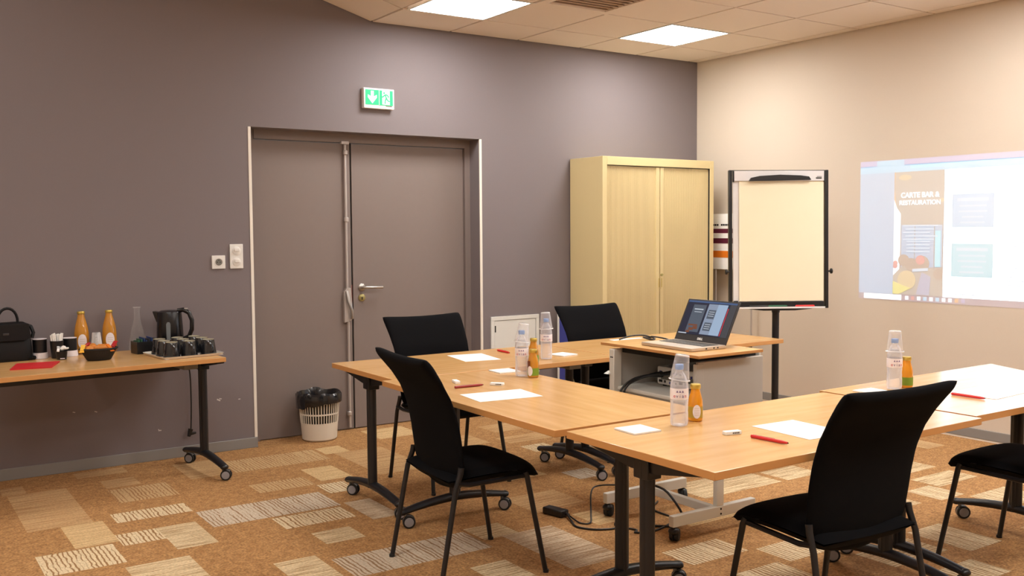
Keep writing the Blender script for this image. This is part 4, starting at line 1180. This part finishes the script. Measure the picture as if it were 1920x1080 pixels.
for k in range(22):
    a, q = rs.uniform(0, 2 * pi), math.sqrt(rs.random())
    b = B(); p = Vector((.022 * q * cos(a), .022 * q * sin(a), .03)); e = Vector((.036 * q * cos(a), .036 * q * sin(a), .138 + rs.uniform(-.006, .006)))
    b.tube([p, e], .0045, 6); b.make('sugar_stick', M_PAPER, t)
t = thing('foil_tub', 'small black tub with clear foil-wrapped sweets in front of the sugar sticks', 'tub', on_buffet(-5.232, -.285))
b = B(); b.lathe([(.026, .001), (.031, .045), (.028, .045), (.024, .004)], 20); b.make('tub_wall', M_BLACKP, t)
b = B(); b.box(-.012, .012, -.029, -.027, .006, .010); b.make('print', M_LABEL, t, smooth=False)
for k in range(12):
    a, q = rs.uniform(0, 2 * pi), math.sqrt(rs.random())
    b = B(); b.box(-.012, .012, -.007, .007, -.004, .004, bev=.002, seg=1, T=Matrix.Translation((.03 * q * cos(a), .03 * q * sin(a), .05 + .018 * rs.random())) @ Matrix.Rotation(rs.uniform(0, 3), 4, 'X') @ Matrix.Rotation(rs.uniform(0, 3), 4, 'Z'))
    b.make('sweet', M_FOIL if k % 2 else M_PAPER, t, smooth=False)

# large juice bottles
def big_juice(x, y, label):
    t = thing('large_juice_bottle', label, 'bottle', on_buffet(x, y), cam_dir(x, y), 'large juice bottles on the coffee table')
    b = B(); b.lathe([(.034, .001), (.0395, .004), (.041, .015), (.041, .10), (.040, .125), (.035, .16), (.026, .195), (.0195, .22), (.0185, .235)], 28); b.make('glass_body', M_JUICEA, t)
    b = B(); b.lathe([(.0205, .233), (.0215, .235), (.0215, .246), (.0195, .249)], 22); b.make('lid', M_GOLD, t)
    b = B(); r_ = .0416
    b.b.faces.new([b.b.verts.new((r_ * cos(.62 * cos(k * pi / 14) + .1), r_ * sin(.62 * cos(k * pi / 14) + .1), .075 + .042 * sin(k * pi / 14))) for k in range(28)])
    bmesh.ops.triangulate(b.b, faces=b.b.faces[:]); lb = b.make('oval_label', M_LABEL, t)
    for k in range(3):
        b = B(); n = 8; z = .062 + k * .012
        g = [[b.b.verts.new(((r_ + .0004) * cos(.1 - .35 + .7 * i / n), (r_ + .0004) * sin(.1 - .35 + .7 * i / n), zz)) for i in range(n + 1)] for zz in (z, z + .0012)]
        for i in range(n): b.b.faces.new((g[0][i], g[0][i + 1], g[1][i + 1], g[1][i]))
        b.make('text_line', M_OLIVE, lb)
big_juice(-5.085, -.06, 'large amber juice bottle on the left behind the bread basket')
big_juice(-4.930, -.06, 'large amber juice bottle on the right behind the bread basket')
# stack of clear cups
t = thing('cup_tower', 'stack of clear plastic cups upside down between the large juice bottles', 'cup stack', on_buffet(-5.015, -.12))
for k in range(4):
    b = B(); z = .001 + k * .012
    b.lathe([(.034, z), (.034, z + .002), (.0325, z + .003), (.023, z + .085), (.021, z + .088)], 24, cap=False); b.lathe([(.0001, z + .088), (.021, z + .088)], 24, cap=False)
    b.make('cup', M_CUPW, t)
# carafe
t = thing('glass_carafe', 'empty clear glass carafe behind the tea box', 'carafe', on_buffet(-4.775, -.085))
b = B(); b.lathe([(.001, .002), (.050, .002), (.053, .008), (.050, .04), (.036, .12), (.021, .175), (.0175, .20), (.0175, .245), (.022, .258)], 28, cap=False); b.make('glass_wall', M_GLASS, t)
b = B(); b.lathe([(.0205, .2575), (.0225, .259), (.0225, .2605), (.0205, .261)], 28, cap=False); b.make('rim', M_FOIL, t)
b = B(); b.lathe([(.02, .0005), (.051, .0008), (.0535, .006), (.051, .012), (.02, .009)], 28); b.make('glass_foot', M_GLASS, t)

# bread basket with pastries and wrapped fruit bars
t = thing('bread_basket', 'dark oval basket full of pastries on the coffee table', 'basket', on_buffet(-5.065, -.44))
b = B(); b.lathe([(.052, .001), (.058, .004), (.087, .062), (.090, .066), (.084, .066), (.055, .010), (.001, .008)], 32, sx=1.12, sy=.86); b.make('basket_wall', M_WICKER, t)
b = B(); b.lathe([(.086, .060), (.0925, .063), (.0925, .069), (.086, .071), (.082, .066)], 32, sx=1.12, sy=.86, cap=False); b.make('rim', M_WICKER, t)
GB = 'pastries heaped in the basket'
bx, by, bz = -5.065, -.44, TOP
for k, (dx, dy, dz, a) in enumerate(((-.04, -.02, .062, .4), (.005, -.03, .07, -.3), (.04, .0, .066, .9), (-.01, .025, .072, 1.4), (.035, .035, .062, 2.2), (-.05, .02, .06, 2.8))):
    b = B(); lp = []
    for i in range(9):
        s = -1 + 2 * i / 8
        r_ = .018 * (1 - abs(s) ** 2.2) + .003 + .0018 * (i % 2)
        cx, cy = .036 * s, .016 * (1 - s * s)
        lp.append([(cx + .3 * s * r_ * 0, cy + r_ * cos(q * pi / 5), r_ * sin(q * pi / 5)) for q in range(10)])
    b.ring(lp)
    T = Matrix.Translation((bx + dx, by + dy, bz + dz)) @ Matrix.Rotation(a, 4, 'Z')
    bmesh.ops.transform(b.b, matrix=T, verts=b.b.verts[:])
    tag(b.make('croissant', M_PASTRY, None, angle=60), 'golden croissant in the dark basket, ' + ('front left', 'front middle', 'right front', 'back middle', 'right back', 'left back')[k], 'croissant', GB)
for x, y, z, m, l, a in ((-.088, -.025, .072, M_WRAPY, 'yellow wrapped snack at the left of the basket', 1.2), (.082, .005, .080, M_WRAPR, 'red wrapped snack at the right of the basket', .9), (-.06, .045, .078, M_WRAPR, 'red wrapped snack at the back of the basket', .4), (.05, -.04, .07, M_ORANGE, 'orange wrapped snack at the front of the basket', 2.0)):
    b = B(); b.box(-.022, .022, -.011, .011, -.007, .007, bev=.004); b.prism([(.021, -.01), (.032, -.014), (.032, .014), (.021, .01)], -.0008, .0008); b.prism([(-.021, -.01), (-.032, -.014), (-.032, .014), (-.021, .01)], -.0008, .0008)
    bmesh.ops.transform(b.b, matrix=Matrix.Translation((bx + x, by + y, bz + z)) @ Matrix.Rotation(a, 4, 'Z') @ Matrix.Rotation(-.6, 4, 'Y'), verts=b.b.verts[:])
    tag(b.make('snack', m), l, 'snack', 'wrapped snacks in the basket')

# tea box with sachets
t = thing('tea_box', 'low black box of tea sachets before the carafe', 'box', on_buffet(-4.775, -.265), rad(8))
b = B()
b.box(-.065, .065, -.05, .05, .001, .006); b.box(-.065, -.06, -.05, .05, .006, .072); b.box(.06, .065, -.05, .05, .006, .072); b.box(-.06, .06, -.05, -.045, .006, .072); b.box(-.06, .06, .045, .05, .006, .072)
b.make('box_wall', M_BLACKP, t, smooth=False)
for k in range(8):
    x = -.05 + k * .0145
    b = B(); b.box(x, x + .006, -.04, .04, .01, .078 + .008 * (k % 3), T=Matrix.Rotation(.05 * (k % 3 - 1), 4, 'X')); b.make('sachet', (M_TEAG, M_TEAG, M_TEAB, M_TEAB, M_BEZEL, M_TEAB, M_FOIL, M_BEZEL)[k], t, smooth=False)

# tray with upturned mugs
tx, ty, ta = -4.615, -.49, rad(6.6)
t = thing('serving_tray', 'pale metal tray of upturned mugs at the right end of the coffee table', 'tray', on_buffet(tx, ty), ta)
b = B(); b.box(-.17, .17, -.17, .17, .001, .005, bev=.0015); b.make('tray_bed', M_TRAY, t)
b = B()
ring = []
for r_, z in ((.166, .004), (.176, .014), (.180, .014), (.170, .001)):
    ring.append([(math.copysign(min(abs(1.35 * cos(a * pi / 24)), 1), cos(a * pi / 24)) * r_, math.copysign(min(abs(1.35 * sin(a * pi / 24)), 1), sin(a * pi / 24)) * r_, z) for a in range(48)])
b.ring(ring + [ring[0]], cap=False); b.make('tray_rim', M_TRAY, t)
mug = None
spots = [(-.11, -.11), (-.01, -.115), (.105, -.11), (-.115, -.01), (.0, .0), (.115, .005), (-.10, .10), (.01, .11), (.115, .115)]
tr = Matrix.Translation((tx, ty, TOP + .0055)) @ Matrix.Rotation(ta, 4, 'Z')
mlab = ['at the left front corner', 'in the middle of the front row', 'at the right front corner', 'in the middle of the left side', 'in the centre', 'in the middle of the right side', 'at the left back corner', 'in the middle of the back row', 'at the right back corner']
for k, (x, y) in enumerate(spots):
    p = tr @ Vector((x, y, 0))
    l = 'upturned dark mug ' + mlab[k] + ' of the pale tray'
    if mug is None:
        mug = thing('mug', l, 'mug', p, pi / 4 + ta, 'upturned mugs on the tray')
        b = B(); b.lathe([(.0465, 0), (.047, .003), (.035, .080), (.033, .084), (.030, .084), (.0295, .082), (.043, .002)], 26, cap=False); b.make('mug_wall', M_MUG, mug)
        b = B(); b.lathe([(.0295, .0825), (.033, .085), (.0335, .0865), (.030, .0875), (.0285, .0845), (.0001, .0840)], 26, cap=False); b.make('mug_base', M_MUGB, mug)
        b = B(); b.tube([(.042, 0, .020), (.058, 0, .022), (.064, 0, .037), (.058, 0, .057), (.0375, 0, .064)], .005, 8, sx=1.4); b.make('mug_handle', M_MUG, mug)
    else:
        dup(mug, p, pi / 4 + ta + .04 * (k % 3 - 1), l)

# kettle
t = thing('electric_kettle', 'black electric kettle with clear water gauge behind the tray of mugs', 'kettle', on_buffet(-4.60, -.155), rad(-34))
t.scale = (1, 1, 1.13)
b = B(); b.lathe([(.001, .001), (.078, .001), (.080, .006), (.080, .02), (.001, .022)], 28); b.make('power_base', M_KETTLE, t)
b = B(); b.lathe([(.001, .022), (.078, .022), (.080, .03), (.076, .12), (.070, .195), (.066, .203)], 32); b.lathe([(.066, .203), (.05, .209), (.001, .211)], 32); b.make('body', M_KETTLE, t)
b = B(); b.prism([(-.055, .200), (-.096, .205), (-.094, .196), (-.075, .150), (-.066, .14)], -.022, .022, 'y'); b.make('spout', M_KETTLE, t, smooth=False)
b = B(); b.tube([(.05, 0, .207), (.085, 0, .212), (.118, 0, .196), (.136, 0, .155), (.134, 0, .105), (.115, 0, .066), (.078, 0, .052)], .013, 10, sx=1.0); b.make('handle', M_KETTLE, t)
b = B(); b.box(.082, .112, -.008, .008, .213, .221, bev=.003, T=Matrix.Rotation(.0, 4, 'Y')); b.make('switch', M_GREYM, t)
b = B(); b.prism([(-.011, .055), (.011, .055), (.012, .140), (.006, .150), (-.006, .150), (-.012, .140)], -.0815, -.070, 'y'); bmesh.ops.transform(b.b, matrix=Matrix.Rotation(rad(13), 4, 'Z') , verts=b.b.verts[:]); b.make('water_gauge', M_GAUGE, t, smooth=False)

# kettle lead hanging behind the table, plug at its end
cable('kettle_lead', [(-4.60, -.10, TOP + .006), (-4.58, -.035, TOP + .005), (-4.485, -.022, .66), (-4.455, -.03, .55), (-4.45, -.03, .38), (-4.452, -.03, .25), (-4.458, -.035, .17)], .0045, M_BLACKP,
      'black lead with plug hanging behind the coffee table by its leg', plugs=(((-4.458, -.035, .18), (-.3, -.1, -1), .016, .05), ((-4.462, -.037, .15), (.9, -.2, .1), .011, .035)))

# ------------------------------------------------------------------ waste bin
t = thing('waste_bin', 'pale slotted waste bin lined with a black bag in front of the door', 'bin', (-3.583, -.012, 0))
b = B(); b.lathe([(.001, .002), (.108, .002), (.118, .012), (.1255, .125), (.122, .125), (.115, .015), (.001, .008)], 40); b.make('bin_base', M_BIN, t)
for z in (.185, .262):
    r_ = .1255 + (z - .125) * .07
    b = B(); b.lathe([(r_ - .004, z - .005), (r_ + .001, z - .005), (r_ + .001, z + .005), (r_ - .004, z + .005)], 40, cap=False); b.make('hoop', M_BIN, t)
b = B(); b.lathe([(.135, .28), (.142, .28), (.146, .305), (.138, .305)], 40, cap=False); b.make('bin_rim', M_BIN, t)
for k in range(44):
    a = 2 * pi * k / 44
    b = B(); b.tube([(.1235 * cos(a), .1235 * sin(a), .12), (.1375 * cos(a), .1375 * sin(a), .285)], .0034, 5); b.make('slat', M_BIN, t)
b = B(); lp = []
rb = random.Random(9)
n = 64
ph_ = [rb.uniform(0, 6.28) for _ in range(6)]
def wob(a): return sum(sin((k + 3) * a + ph_[k]) for k in range(6)) / 6
for r_, z, wv in ((.100, .05, .002), (.113, .14, .003), (.121, .25, .003), (.128, .30, .006), (.140, .330, .012), (.150, .318, .012), (.155, .290, .008), (.154, .262, .006), (.150, None, .006)):
    row = []
    for i in range(n):
        a = 2 * pi * i / n
        hang = .215 + .055 * (.5 + .5 * cos(a + .75)) + .010 * wob(a * 2)
        zz = hang if z is None else z + (.014 * wob(a) if z > .27 else 0)
        rr_ = r_ + wv * wob(a * 3 + r_ * 40)
        row.append((rr_ * cos(a), rr_ * sin(a), zz))
    lp.append(row)
b.ring(lp, cap=False); b.quad([(.1 * cos(a * pi / 2), .1 * sin(a * pi / 2), .05) for a in range(4)]); b.make('bin_bag', M_BAG, t, angle=25)
